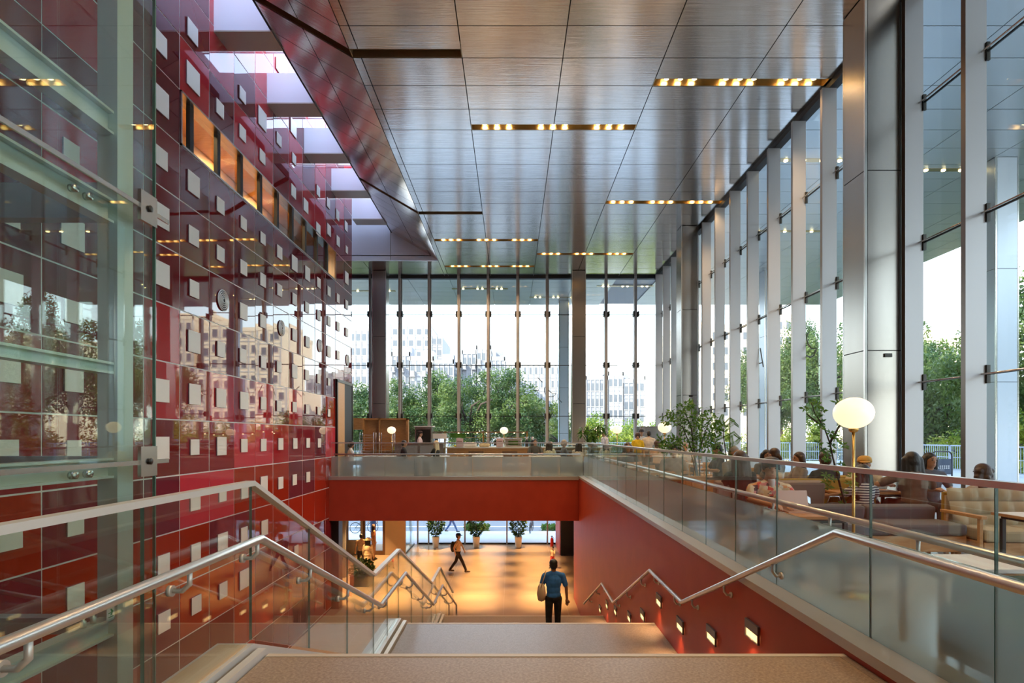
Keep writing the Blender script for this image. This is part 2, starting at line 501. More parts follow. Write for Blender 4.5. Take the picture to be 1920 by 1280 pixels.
# terrace outside, street
te = MB()
te.box(XG + 0.12, -6, -0.3, 20.0, 34.4, -0.04)
te.box(-16, YF + 0.12, -0.3, XG + 0.12, 34.4, -0.04)
struct(te.build('floor_terrace', M['paving']))
st = MB(); st.box(-300, 35.7, -4.75, 300, 400, -4.56)
st.box(20.0, -80, -4.75, 300, 35.7, -4.56)
struct(st.build('floor_street', M['road']))
wk = MB(); wk.box(-10, YL, -4.7, 5, 34.5, -4.5); wk.box(-60, 34.5, -4.7, 20, 35.7, -4.5)
struct(wk.build('floor_pavement', M['walk']))
ln = MB()
for y in (37.7, 41.0): ln.box(-60, y, -4.56, 60, y + 0.25, -4.553)
struct(ln.build('trim_2', M['white']))

# ceiling of brushed metal panels with open slots
XS = [-2.93, -0.97, 0.99, 2.95, 4.91, 6.62]
SEAM = [10.2 + 0.8695 * k for k in range(-19, 19)]
SLOTS = [(11.84, 2.95, 6.55, 1), (13.56, -0.97, 2.95, 1), (17.92, 2.95, 6.6, 1), (21.4, -2.93, 0.99, 1), (23.03, 0.99, 4.91, 1),
         (24.72, -2.93, 0.99, 1), (10.94, -3.10, -0.97, 0), (18.78, -3.10, -0.97, 0), (5.0, -0.97, 2.95, 1), (-1.5, 0.99, 4.91, 1)]
g = 0.009
def strip(mb, xa, xb, ya, yb, slots):
    ys = sorted(set([y for y in SEAM if ya < y < yb] + [ya, yb]))
    for a, b in zip(ys, ys[1:]):
        segs = [(a, b)]
        for (s0, s1) in slots:
            nn = []
            for (p, q) in segs:
                if s1 <= p or s0 >= q: nn.append((p, q)); continue
                if s0 > p: nn.append((p, s0))
                if s1 < q: nn.append((s1, q))
            segs = nn
        for (p, q) in segs:
            if q - p > 0.04:
                mb.box(xa + g, p + g, HC, xb - g, q - g, HC + 0.03)
ce = MB()
for i, (xa, xb) in enumerate(zip([-3.10] + XS, XS)):
    sl = [(y - 0.125, y + 0.125) for (y, x0, x1, lit) in SLOTS if x0 < (xa + xb) / 2 < x1]
    strip(ce, xa, xb, -5.9, YF, sl)
strip(ce, -9.4, -6.3, 23.8, YF, []); strip(ce, -6.3, -3.1, 23.8, YF, [])
# sloping part beside the skylight
def slope_pt(t, y, d=0.0):
    return (-3.10 - t * 1.0, y, HC + t * 0.5885 + d)
TS = [(0.0, 0.97), (0.97, 1.92)]
yy = [y for y in SEAM if y < 23.8] + [23.8]
for a, b in zip(yy, yy[1:]):
    for (t0, t1) in TS:
        segs = [(a, b)]
        for s in (10.94, 18.78):
            nn = []
            for (p, q) in segs:
                if s + .125 <= p or s - .125 >= q: nn.append((p, q)); continue
                if s - .125 > p: nn.append((p, s - .125))
                if s + .125 < q: nn.append((s + .125, q))
            segs = nn
        for (p, q) in segs:
            if q - p < 0.04: continue
            P = [slope_pt(t0 + g, p + g), slope_pt(t1 - g, p + g), slope_pt(t1 - g, q - g), slope_pt(t0 + g, q - g)]
            T = [slope_pt(t0 + g, p + g, .03), slope_pt(t1 - g, p + g, .03), slope_pt(t1 - g, q - g, .03), slope_pt(t0 + g, q - g, .03)]
            ce.add(P + T, ((0, 1, 2, 3), (7, 6, 5, 4), (0, 4, 5, 1), (1, 5, 6, 2), (2, 6, 7, 3), (3, 7, 4, 0)))
struct(ce.build('ceiling', M['ceil']))
bk = MB()
bk.box(-3.10, -6, HC + 0.16, XG, YF, HC + 0.2)
bk.box(-9.5, 23.8, HC + 0.16, -3.1, YF, HC + 0.2)
bk.prism([(-3.10, HC + .16), (-5.02, HC + .16 + 1.13), (-5.02, HC + .2 + 1.13), (-3.10, HC + .2)], 'y', -6, 23.8)
bk.box(-5.06, -6, HC + 1.13, -5.02, 23.8, HC + 1.33)
struct(bk.build('ceiling_backing', M['black']))

# lit slots in the ceiling
def slot_light(y, x0, x1, lit, label, H=HC):
    t = thing('ceiling_light', label, 'ceiling light', ((x0 + x1) / 2, y, H), group='recessed light slots in the ceiling')
    c = MB()
    L = (x1 - x0) / 2
    c.box(-L, -.124, 0.005, L, -.112, .15); c.box(-L, .112, 0.005, L, .124, .15); c.box(-L, -.112, .14, L, .112, .15)
    c.box(-L, -.112, .005, -L + .012, .112, .14); c.box(L - .012, -.112, .005, L, .112, .14)
    c.build('channel', M['gold'] if lit else M['darkgold'], t)
    if lit:
        W3 = 2 * L
        for gi in range(3):
            for k in range(3):
                x = -L + W3 * (0.155 + 0.345 * gi) + (k - 1) * 0.29
                h = MB(); h.lathe([(0.045, 0.0), (0.06, 0.03), (0.06, 0.05)], (x, 0.0, 0.07), 12)
                h.build('lamp', M['lamp'], t)
            d = bpy.data.lights.new('slot_lamp', 'SPOT'); d.energy = 120; d.color = WARM; d.spot_size = R(125); d.spot_blend = .7; d.shadow_soft_size = .08
            o = bpy.data.objects.new('slot_lamp', d); COL.objects.link(o); o.location = ((x0 + x1) / 2 - L + W3 * (0.155 + 0.345 * gi), y, H + .03)
    return t
SL_LAB = ['lit light slot of nine lamps nearest the big steel column', 'lit light slot of nine lamps in the middle of the ceiling',
          'lit light slot of nine lamps above the far steel column', 'lit light slot of nine lamps at left, second from far glass wall',
          'lit light slot of nine lamps at right, second from far glass wall', 'lit light slot of nine lamps closest to the far glass wall',
          'large unlit dark slot bending up the ceiling slope, nearer one', 'unlit dark slot bending up the ceiling slope, farther one',
          'lit light slot of nine lamps overhead before the staircase', 'lit light slot of nine lamps overhead behind the landing']
for (y, x0, x1, lit), lab in zip(SLOTS, SL_LAB):
    t = slot_light(y, x0, x1, lit, lab)
    if not lit:
        s = MB()
        A = [slope_pt(0, y - .12, .01), slope_pt(1.92, y - .12, .01), slope_pt(1.92, y + .12, .01), slope_pt(0, y + .12, .01)]
        B = [slope_pt(0, y - .12, .14), slope_pt(1.92, y - .12, .14), slope_pt(1.92, y + .12, .14), slope_pt(0, y + .12, .14)]
        # open trough: two sides and a top
        for (i, j) in ((0, 1), (3, 2)):
            d = 0.01 if i == 0 else -0.01
            P = [A[i], A[j], B[j], B[i]]; Q = [(p[0], p[1] + d, p[2]) for p in P]
            s.add(P + Q, ((0, 1, 2, 3), (7, 6, 5, 4), (0, 4, 5, 1), (1, 5, 6, 2), (2, 6, 7, 3), (3, 7, 4, 0)))
        P = B; Q = [(p[0], p[1], p[2] - .01) for p in B]
        s.add(P + Q, ((0, 1, 2, 3), (7, 6, 5, 4), (0, 4, 5, 1), (1, 5, 6, 2), (2, 6, 7, 3), (3, 7, 4, 0)))
        s.build('sloping_channel', M['darkgold'], t, world=True)

# soffit outside the glass
XO, YO = 17.5, 32.0
so = MB()
xs = [XG + 0.1 + 1.96 * k for k in range(6)] + [XO]
for a, b in zip(xs, xs[1:]):
    ys = [y for y in SEAM if y < YO] + [YF + .86 * k for k in range(1, 7)] + [YO]
    ys = sorted(set([round(y, 3) for y in ys]))
    for p, q in zip(ys, ys[1:]):
        if q - p > .1: so.box(a + g, p + g, HC, b - g, q - g, HC + .03)
xs = [-16] + [-12.73 + 1.96 * k for k in range(10)]
for a, b in zip(xs, xs[1:]):
    ys = [YF + .1 + .87 * k for k in range(7)]
    ys[-1] = YO
    for p, q in zip(ys, ys[1:]):
        so.box(a + g, p + g, HC, min(b, XG + .1) - g, q - g, HC + .03)
struct(so.build('ceiling_soffit', M['soffit']))
sb = MB()
sb.box(XG, -8, HC + .05, XO, YO, HC + .9); sb.box(-16, YF, HC + .05, XG, YO, HC + .9)
sb.box(-4.5, -8, HC + 1.4, XG, YF, HC + 1.8)  # unseen roof, added to keep sun out of the hall
struct(sb.build('ceiling_roof_slab', M['greywall']))
# lamps of the soffit, seen through the glass
for (px, py, n, lab) in ((900, 541, 6, 'row of small lamps in the outdoor soffit, centre of far glass wall'), (1042, 557, 6, 'row of small lamps in the outdoor soffit, left of slim outer column'),
                    (690, 545, 4, 'row of small lamps in the outdoor soffit, left end of far glass wall'), (1172, 536, 6, 'row of small lamps in the outdoor soffit, right end of far glass wall')):
    Y = F * 7.34 / (816 - py)
    p = W(px, py, Y)
    t = thing('soffit_light', lab, 'ceiling light', (p.x, Y, HC), group='lamp rows in the outdoor soffit')
    c = MB(); c.box(-1.4, -.09, -.012, 1.4, .09, -.001); c.build('channel', M['gold'], t)
    for k in range(n):
        x = -1.2 + 2.4 * k / (n - 1) + (0.12 if k % 2 == 0 else -0.12)
        MB().lathe([(.05, 0), (.055, .02)], (x, 0, -.035), 10).build('lamp', M['lamp'], t)
for (px, py, lab) in ((1524, 300, 'lamp row in the right soffit, highest between the fins'), (1484, 433, 'lamp row in the right soffit, left of big column, lower one'), (1720, 318, 'lamp row in the right soffit beyond the big column')):
    Y = F * 7.34 / (816 - py); p = W(px, py, Y)
    t = thing('soffit_light', lab, 'ceiling light', (p.x, Y, HC), group='lamp rows in the outdoor soffit')
    MB().box(-1.4, -.09, -.012, 1.4, .09, -.001).build('channel', M['gold'], t)
    for k in range(6):
        MB().lathe([(.05, 0), (.055, .02)], (-1.2 + 2.4 * k / 5, 0, -.035), 10).build('lamp', M['lamp'], t)

# ------- red glass wall on the left
def colY(c): return 10.686 + 1.045 * c
def rowZ(r): return 1.79 + 1.034 * r
TAB = {  # colours read from the photograph, column from -5
    3: ['maroon', 'maroon', 'red', 'maroon', 'maroon', 'maroon', 'maroon'],
    2: ['maroon', 'dark', 'maroon', 'maroon', 'maroon', 'maroon', 'maroon', 'dark'],
    1: ['red', 'maroon', 'maroon', 'maroon', 'red', 'maroon', 'maroon'],
    0: ['rose', 'rose', 'plum', 'maroon', 'red', 'rose', 'red', 'rose', 'red', 'maroon', 'red'],
    -1: ['rose', 'rose', 'rose', 'rose', 'maroon', 'rose', 'rose', 'pink', 'pink', 'red', 'rose', 'rose', 'plum', 'pink', 'rose', 'red'],
    -2: ['orange', 'orange', 'plum', 'dark', 'plum', 'pink', 'pink', 'orange', 'orange', 'orange', 'plum', 'plum', 'orange', 'orange', 'red', 'orange'],
    -3: ['orange', 'plum', 'orange', 'orange', 'orange', 'orange', 'plum', 'plum', 'orange', 'orange', 'orange', 'orange', 'orange', 'orange', 'orange', 'orange'],
    -4: ['plum', 'orange', 'dark', 'dark', 'plum', 'orange', 'orange', 'orange', 'plum', 'plum', 'rose', 'plum', 'rose', 'rose', 'plum', 'plum'],
    -5: ['plum', 'plum', 'orange', 'orange', 'dark', 'maroon', 'maroon', 'orange', 'orange', 'plum', 'rose', 'plum', 'maroon', 'plum', 'rose', 'plum'],
}
keys = list(RW.keys())
wr = random.Random(3)
rw = MB()
for c in range(-14, 11):
    for r in range(-7, 10):
        y0, y1, z0, z1 = colY(c), colY(c + 1), rowZ(r), rowZ(r + 1)
        if z0 < -4.5: z0 = -4.5
        if z1 < -4.5: continue
        if r == 5 and 0 <= c <= 8: continue            # ribbon window
        if y0 > 19.7 and z1 < -0.2: continue
        row = TAB.get(r)
        if row and 0 <= c + 5 < len(row): k = row[c + 5]
        elif r >= 5: k = wr.choice(['red', 'red', 'maroon', 'dark', 'rose', 'red'])  # redder panes high up: brightness from the skylight put into their colour
        elif r >= 1: k = wr.choice(['maroon', 'maroon', 'maroon', 'dark'])
        else: k = wr.choice(['orange', 'plum', 'maroon', 'rose', 'orange'])
        gp = 0.012
        # each pane of glass sits a hair out of true, as such panes do
        a, b = wr.uniform(-.004, .004), wr.uniform(-.0035, .0035)
        x = XW
        vs = [(x - a - b, y0 + gp, z0 + gp), (x + a - b, y1 - gp, z0 + gp), (x + a + b, y1 - gp, z1 - gp), (x - a + b, y0 + gp, z1 - gp)]
        vb = [(x - .03, p[1], p[2]) for p in vs]
        rw.add(vs + vb, ((0, 1, 2, 3), (7, 6, 5, 4), (0, 4, 5, 1), (1, 5, 6, 2), (2, 6, 7, 3), (3, 7, 4, 0)), keys.index(k))
wl_ = struct(rw.build('wall_left', [M['rw_' + k] for k in keys]))
gb = MB()
def wall_box(y0, y1, z0, z1): gb.box(XW - .25, y0, z0, XW - .007, y1, z1)
YE = colY(11)
wall_box(-4, colY(0), -4.5, 12.1); wall_box(colY(0), colY(9), rowZ(6), 12.1); wall_box(colY(0), colY(9), -0.3, rowZ(5))
wall_box(colY(0), 19.7, -4.5, -0.3); wall_box(colY(9), YE, -.3, 12.1)
struct(gb.build('wall_left_backing', M['grout']))
mass = MB()
mass.box(-30, -8, -4.5, XW - 1.5, 26, 18)  # unseen mass, added and sized to keep direct sun out of the skylight
struct(mass.build('wall_left_sun_block', M['greywall']))
# end return of the wall, unseen back wall added behind the camera to keep sun out
en = MB()
en.box(-9.6, YE, -0.3, XW - .25, YE + .12, HC + 2)
en.box(-9.6, YE, -0.3, -9.5, YF, HC)
struct(en.build('wall_left_return', M['rw_maroon']))
bw = MB(); bw.box(-9, -6.2, -4.6, XG + .3, -6, HC + 2.5)
struct(bw.build('wall_back', M['beige']))

# white squares on the red wall: pixel x, pixel y and height of each
SQ = [
 (305,80,38),(365,60,34),(306,188,47),(366,147,43),(307,296,36),(308,405,43),(367,345,39),(367,443,33),(417,386,27),(416,204,27),
 (458,178,24),(458,250,25),(495,223,34),(460,419,23),(496,447,21),(526,262,21),(495,294,23),(553,240,27),(525,124,21) ,(554,298,18),
 (553,359,22),(576,386,23),(599,358,18),(599,430,22),(618,381,17),(619,431,20),(635,403,18),(636,452,18),(651,424,17),(652,468,13),
 (417,476,27),(460,502,26),(496,525,24),(527,473,23),(527,544,22),(555,494,27),(555,561,21),(579,513,25),(578,576,19),(600,530,18),
 (600,591,18),(619,546,17),(619,602,17),(636,559,16),(636,612,16),(652,521,22),(652,571,16),(652,623,15),
 (308,514,45),(368,542,31),(460,584,29),(496,602,24),(368,641,40),(418,655,28),(459,667,26),(497,679,22),(555,628,22),(579,641,20),
 (619,659,20),(636,666,16),(526,688,20),(555,696,25),(578,703,19),(600,710,17),(619,716,14),
 (308,732,43),(369,739,38),(418,746,35),(461,751,32),(497,756,23),(526,761,20),(555,763,19),(579,767,17),(600,770,15),(619,774,14),
 (308,840,43),(369,838,29),(419,836,34),(461,835,25),(497,834,23),(529,832,22),(556,831,20),(580,830,18),(601,830,17),
 (311,1057,36),(312,1165,37),(371,1034,31),(372,1133,32),(370,940,33),(421,1017,36),(422,1106,29),(421,927,26),(462,921,27),(461,1001,26),
 (461,1085,35),(498,907,29),(529,905,22),(555,899,20),(580,894,19),(499,989,28),(558,1032,20),
 (147,983,40),(147,1117,42),(26,1006,50),(144,712,45),(24,694,46),(22,538,62),(142,437,56),(143,585,42),(22,845,42),(144,842,34),
 (139,285,38),(22,100,45),(140,182,34),(24,400,44),
]
for i, (px, py, h) in enumerate(SQ[:100] + SQ[100:]):
    Y = -F * (XW + .06) / (960 - px)
    z = CZ - (py - 816) * Y / F
    s = h * Y / F / 2
    b = MB()
    b.box(XW + .004, Y - s, z - s, XW + .022, Y + s, z + s, 1)
    b.box(XW + .022, Y - s, z - s, XW + .030, Y + s, z + s, 0)
    o = b.build('square_panel', [M['tilewhite'], M['tileside']], wl_, world=True)
# round speaker grilles
for (px, py, h) in ((417, 563, 38), (527, 615, 28), (599, 648, 23), (651, 675, 20)):
    Y = -F * XW / (960 - px); z = CZ - (py - 816) * Y / F; s = h * Y / F / 2
    b = MB()
    for q in range(5):
        rr = s * (1 - q * 0.19)
        pts = [(XW + .02 + .004 * q, Y + rr * math.cos(a * PI / 16), z + rr * math.sin(a * PI / 16)) for a in range(32)]
        b.tube(pts, s * 0.055, 6, 0, closed=True)
    n = 32
    b.add([(XW + .008, Y + s * math.cos(a * PI / 16), z + s * math.sin(a * PI / 16)) for a in range(n)], [tuple(range(n))], 1)
    b.build('speaker_grille', [M['cap'], M['black']], wl_, world=True)

# ribbon window in the red wall
wz0, wz1, wy0, wy1 = rowZ(5), rowZ(6), colY(0), colY(9)
rb = struct_root('window_3', (XW, wy0, wz0))
fr = MB()
t_ = .035
fr.box(XW - .25, wy0, wz0, XW + .03, wy1, wz0 + t_); fr.box(XW - .25, wy0, wz1 - t_, XW + .03, wy1, wz1)
fr.box(XW - .25, wy0, wz0, XW + .03, wy0 + t_, wz1); fr.box(XW - .25, wy1 - t_, wz0, XW + .03, wy1, wz1)
fr.build('window_frame', M['steel'], rb, world=True)
for k in range(9):
    y = 11.2 + 1.03 * k
    MB().box(XW - .14, y - .065, wz0 + t_, XW - .06, y + .065, wz1 - t_).build('mullion', M['black'], rb, world=True)
MB().box(XW - .13, wy0, wz0, XW - .12, wy1, wz1).build('pane', M['glass'], rb, world=True)
# the lit room behind the ribbon window
rm = MB()
rm.box(XW - 1.3, wy0 - .3, wz0 - .3, XW - 1.2, wy1 + .3, wz1 + .3)
rm.box(XW - 1.3, wy0 - .3, wz0 - .35, XW - .26, wy1 + .3, wz0 - .3); rm.box(XW - 1.3, wy0 - .3, wz1 + .3, XW - .26, wy1 + .3, wz1 + .35)
struct(rm.build('wall_ribbon_room', M['woodh']))
for y in (wy0 + 1, wy0 + 3.4, wy0 + 5.8):
    area_light('ribbon_room_lamp', (XW - .75, y, wz1 + .28), .3, .3, 15, WARM)

# tall doorway at the far end of the red wall
dr = struct_root('door_1', (XW, 20.9, 0))
MB().box(XW - .1, 20.1, 0, XW + .07, 20.2, 3.45).box(XW - .1, 22.0, 0, XW + .07, 22.12, 3.45).box(XW - .1, 20.1, 3.4, XW + .07, 22.12, 3.5).build('door_frame', M['dark'], dr, world=True)
MB().box(XW + .01, 20.2, 0, XW + .05, 21.05, 3.4).build('door_leaf', M['woodh'], dr, world=True)
MB().box(XW + .01, 21.05, 0, XW + .05, 22.0, 3.4).build('dark_opening_panel', M['black'], dr, world=True)  # black panel standing in for the dark inside of the doorway

# ------- skylight beams over the red wall
SKY0 = HC + 1.13
for k in range(-5, 6):
    y = 11.9 + 2.583 * k
    if y > 23.3: continue
    b = MB()
    b.box(XW + .0, y, SKY0, -4.6, y + .6, SKY0 + .75, 0)
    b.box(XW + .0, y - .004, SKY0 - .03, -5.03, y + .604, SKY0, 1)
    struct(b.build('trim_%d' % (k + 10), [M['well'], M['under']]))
ew = MB(); ew.box(-6.9, 23.8, HC - .02, -3.12, 23.9, HC + 3.2); ew.box(-6.9, YE + .13, HC + 3.2, -4, 23.9, HC + 3.3)
struct(ew.build('wall_skylight_end', M['well']))
jl = MB(); jl.box(-6.6, 23.79, 10.5, -5.0, 23.8, 10.52).box(-5.1, 23.79, HC, -5.08, 23.8, 10.5)
struct(jl.build('trim_20', M['greywall']))
kw = MB(); kw.box(-4.6, -6, SKY0 + .15, -4.5, 23.9, 11.2)
struct(kw.build('wall_skylight_side', M['well']))
sg = struct_root('window_4', (-5.3, 8, 11.2))
for k in range(0, 28):
    MB().box(XW, -3.6 + k * 1.0, 11.2, -4.55, -3.54 + k * 1.0, 11.3).build('glazing_bar', M['cap'], sg, world=True)

# ------- stair hall: red plaster wall, beam, landings, flights
RWALL = MB()
RWALL.box(XR, -6, -4.5, XR + .3, YB + .25, .05)
RWALL.box(XR, YB + .25, -4.5, XR + .3, 21.0, -.36)
RWALL.box(XR + .12, 21.15, -4.5, XR + .3, 21.7, -1.42)
struct(RWALL.build('wall_right', M['redwall']))
nb = MB(); nb.box(XR + .1, 21.0, -4.5, XR + .3, 21.15, -1.42); nb.box(XR + .16, 28.4, -4.5, 3.2, 28.55, -1.42); nb.box(3.15, 21.7, -4.5, 3.3, 28.5, -1.42)
struct(nb.build('wall_right_recess', M['dark']))
nb = MB(); nb.box(XR + .12, 28.56, -4.5, XR + .3, YL, -1.42)
struct(nb.build('wall_right_far', M['redwall']))
bm_ = MB(); bm_.box(XW, YB, -1.41, XR, YB + .25, -.02)
struct(bm_.build('wall_beam', M['redwall']))
cb = MB()
cb.box(XW, YB - .03, -.02, XR + .0, YB + .25, .10)
cb.box(XR - .015, -6, .045, XR + .36, YB + .25, .115)
struct(cb.build('trim_21', M['curb']))

XL = -1.67
FL = [(3.9, 7.4, 0.0), (9.1, 12.6, -1.5), (14.2, 17.6, -3.0)]
land = [(-6.0, 3.9, 0.0), (7.4, 9.1, -1.5), (12.6, 14.2, -3.0)]
stair = thing('staircase', 'wide brown granite staircase with two intermediate landings going down', 'stairs', (0.3, 3.9, 0))
for i, (y0, y1, z) in enumerate(land):
    b = MB(); b.box(XL, y0, z - .22, XR - .003, y1 - .0, z)
    b.build('landing', M['granite'] if i == 0 else M['granite2'], stair, world=True)
    # joints and pale nosing
    n_ = MB(); n_.box(XL, y1 - .045, z - .03, XR - .003, y1 + .004, z + .0035)
    n_.build('nosing', M['nosing'], stair, world=True)
    n_ = MB(); n_.box(XR - .06, y0, z, XR - .003, y1, z + .003)
    n_.build('edge_strip', M['granite2'], stair, world=True)
for (y0, y1, z) in FL:
    n = 10; tr_ = (y1 - y0) / n
    for k in range(1, n):
        b = MB(); b.box(XL, y0 + (k - 1) * tr_ , z - .15 * k - .15, XR - .003, y0 + k * tr_ + .02, z - .15 * k)
        b.build('step', M['granite2'], stair, world=True)

# steel and stone stringer along the open side
ST = [(-6, 0), (3.9, 0), (7.4, -1.5), (9.1, -1.5), (12.6, -3.0), (14.2, -3.0), (17.6, -4.5)]
def along(x0, x1, zo, zt, pts=None):
    pts = pts or ST
    mb = MB()
    vs = []
    for (y, z) in pts:
        vs += [(x0, y, z + zo), (x1, y, z + zo), (x1, y, z + zt), (x0, y, z + zt)]
    fs = []
    for i in range(len(pts) - 1):
        a, b = 4 * i, 4 * i + 4
        fs += [(a + 3, a + 2, b + 2, b + 3), (a, b, b + 1, a + 1), (a, a + 3, b + 3, b), (a + 1, b + 1, b + 2, a + 2)]
    fs += [(0, 1, 2, 3), tuple(4 * (len(pts) - 1) + q for q in (3, 2, 1, 0))]
    mb.add(vs, fs)
    return mb
stg = thing('stair_stringer', 'white steel stringer with stone top plate along the stair\'s open left edge', 'stringer', (-1.85, 3.9, 0))
along(-1.74, -1.685, -.34, .045).build('inner_flange', M['cap'], stg, world=True)
along(-2.02, -1.77, -.36, .075).build('steel_box', M['cap'], stg, world=True)
along(-1.99, -1.80, .076, .082, [(-6, 0), (3.86, 0)]).build('stone_plate', M['stone'], stg, world=True)
along(-1.77, -1.74, -.34, -.02).build('shadow_gap', M['black'], stg, world=True)

# glass guard with white cap on the open side
XGd = -1.82
GP = [(-6, 0), (3.96, 0), (7.47, -1.5), (9.12, -1.5), (12.85, -3.0), (14.35, -3.0), (17.5, -4.5)]
def zat(y, pts=GP):
    for (a, za), (b, zb) in zip(pts, pts[1:]):
        if a <= y <= b: return za + (zb - za) * (y - a) / (b - a)
    return pts[-1][1]
gd = thing('stair_guard', 'clear glass guard with white zigzag cap on the stair\'s open left side', 'balustrade', (XGd, 3.96, 0))
jn = [-6, -4.6, -3.3, -2.0, -.7, .6, 1.7, 2.8, 3.96, 5.1, 6.28, 7.47, 8.3, 9.12, 10.3, 11.6, 12.85, 13.6, 14.35, 15.9, 17.5]
for a, b in zip(jn, jn[1:]):
    a2, b2 = a + .003, b - .003
    za, zb = zat(a), zat(b)
    m_ = MB()
    vs = [(XGd - .008, a2, za + .08), (XGd + .008, a2, za + .08), (XGd + .008, a2, za + 1.15), (XGd - .008, a2, za + 1.15),
          (XGd - .008, b2, zb + .08), (XGd + .008, b2, zb + .08), (XGd + .008, b2, zb + 1.15), (XGd - .008, b2, zb + 1.15)]
    m_.add(vs, ((3, 2, 6, 7), (0, 4, 5, 1), (0, 3, 7, 4), (1, 5, 6, 2)), 0)
    m_.add(vs, ((0, 1, 2, 3), (7, 6, 5, 4)), 1)
    m_.build('glass_panel', [M['guard'], M['gedge']], gd, world=True)
along(XGd - .032, XGd + .032, 1.15, 1.185, GP).build('cap_rail', M['cap'], gd, world=True)

HP = [(-6, 0), (3.85, 0), (7.37, -1.5), (9.1, -1.5), (12.35, -2.97), (13.95, -2.97), (17.4, -4.48)]
def handrail(x, xw, label, z0=.80, r=.028, hook=1, end=True):
    t = thing('handrail', label, 'handrail', (x, 3.85, z0))
    pts = [(x, y, z + z0) for (y, z) in HP]
    if end: pts.append((x, HP[-1][0] + .02, -4.49))
    MB().tube(pts, r, 12).build('rail_tube', M['rail'], t, world=True)
    ys = [-1.0, 0.0, 1.0, 2.0, 3.0, 3.8, 4.8, 5.9, 6.95, 7.7, 8.8, 9.7, 10.9, 12.0, 12.8, 13.6, 14.8, 16.2]
    for y in ys:
        if not end and y < 4: continue
        z = zat(y, HP) + z0
        b = MB()
        d = xw - x
        b.tube([(x, y, z - r * .8), (x, y, z - .085), (x + d * .35, y - .0, z - .12), (x + d, y, z - .12)], .014, 8)
        b.tube([(x + d * .78, y, z - .12), (x + d * .99, y, z - .12)], .03, 12)
        b.build('bracket', M['bracket'], t, world=True)
    return t
handrail(-1.70, -1.812, 'round metal handrail on the stair side of the left glass guard')
handrail(2.20, XR, 'long zigzag metal handrail fixed to the red stair wall', z0=.84, end=False)

# balustrades round the cafe
XB = XR + .18
def balus(name, label, pts_joint, axis, fixed, z0, z1, frost, caph=.035):
    t = thing(name, label, 'balustrade', (fixed if axis == 'y' else 0, 0 if axis == 'y' else fixed, z0))
    for a, b in zip(pts_joint, pts_joint[1:]):
        for (p, q, mm, nm) in ((z0, frost, M['frost'], 'frosted_glass_panel'), (frost, z1, M['guard'], 'clear_glass_panel')):
            m_ = MB()
            if axis == 'y': m_.box(fixed - .008, a + .003, p, fixed + .008, b - .003, q)
            else: m_.box(a + .003, fixed - .008, p, b - .003, fixed + .008, q)
            # narrow edges of the pane look green
            for fi, f in enumerate(m_.f):
                ns = [m_.v[i] for i in f]
                k = 1 if axis == 'y' else 0
                if len({round(n_[k], 4) for n_ in ns}) == 1: m_.m[fi] = 1
            m_.build(nm, [mm, M['gedge']], t, world=True)
    a, b = pts_joint[0], pts_joint[-1]
    c = MB()
    if axis == 'y': c.box(fixed - .028, a, z1, fixed + .028, b, z1 + caph)
    else: c.box(a, fixed - .028, z1, b, fixed + .028, z1 + caph)
    c.build('cap_rail', M['rail'], t, world=True)
    return t
jr = [-4, -3, -2, -1, 0, .95, 1.9, 2.89, 3.9, 5.28, 6.25, 7.2, 8.2] + [9.2 + k * 1.02 for k in range(10)] + [YB + .1]
bR = balus('glass_balustrade', 'long part-frosted glass balustrade between the red stair wall and the cafe', jr, 'y', XB, .10, 1.235, .80)
jb = [XW + .05] + [-5.35 + k * 1.0 for k in range(8)] + [XB - .02]
bB = balus('glass_balustrade', 'part-frosted glass balustrade across the far end above the red beam', jb, 'x', YB + .1, .10, 1.225, .78)
def crail(pts, label, ys):
    t = thing('handrail', label, 'handrail', (pts[0][0], pts[0][1], pts[0][2]))
    MB().tube(pts, .026, 12).build('rail_tube', M['rail'], t, world=True)
    for (x, y, dx, dy) in ys:
        z = pts[0][2]
        MB().tube([(x, y, z - .02), (x, y, z - .09), (x + dx * .4, y + dy * .4, z - .11), (x + dx, y + dy, z - .11)], .013, 8).tube([(x + dx * .75, y + dy * .75, z - .11), (x + dx * .99, y + dy * .99, z - .11)], .026, 10).build('bracket', M['bracket'], t, world=True)
crail([(XB + .11, -4, .86), (XB + .11, YB + .0, .86)], 'straight metal handrail on the cafe side of the long balustrade', [(XB + .11, .6 + 1.0 * k, -.1, 0) for k in range(18)])
crail([(XW + .1, YB + .21, .85), (XB - .1, YB + .21, .85)], 'straight metal handrail on the cafe side of the far balustrade', [(XW + .6 + 1.0 * k, YB + .21, 0, -.1) for k in range(8)])

# step lights in the red wall
def step_light(Y, z, lab, s=1.0):
    t = thing('step_light', lab, 'step light', (XR - .004, Y, z), group='lit step lights along the red stair wall')
    MB().box(-.022, -.145 * s, 0.0, 0.0, .145 * s, .085 * s, 0).box(-.022, -.145 * s, -.085 * s, 0.0, -.135 * s, 0, 0).box(-.022, .135 * s, -.085 * s, 0, .145 * s, 0, 0).box(-.022, -.135 * s, -.085 * s, 0, .135 * s, -.075 * s, 0).build('frame', M['steplampbox'], t)
    MB().box(-.010, -.135 * s, -.075 * s, -.002, .135 * s, 0.0).build('lens', M['steplamp'], t)
    d = bpy.data.lights.new('step_lamp', 'SPOT'); d.energy = 9; d.color = (1, .6, .28); d.spot_size = R(110); d.spot_blend = .8; d.shadow_soft_size = .05
    o = bpy.data.objects.new('step_lamp', d); COL.objects.link(o); o.location = (XR - .06, Y, z - .05); o.rotation_euler = Vector((-.45, 0, -1)).to_track_quat('-Z', 'Y').to_euler()
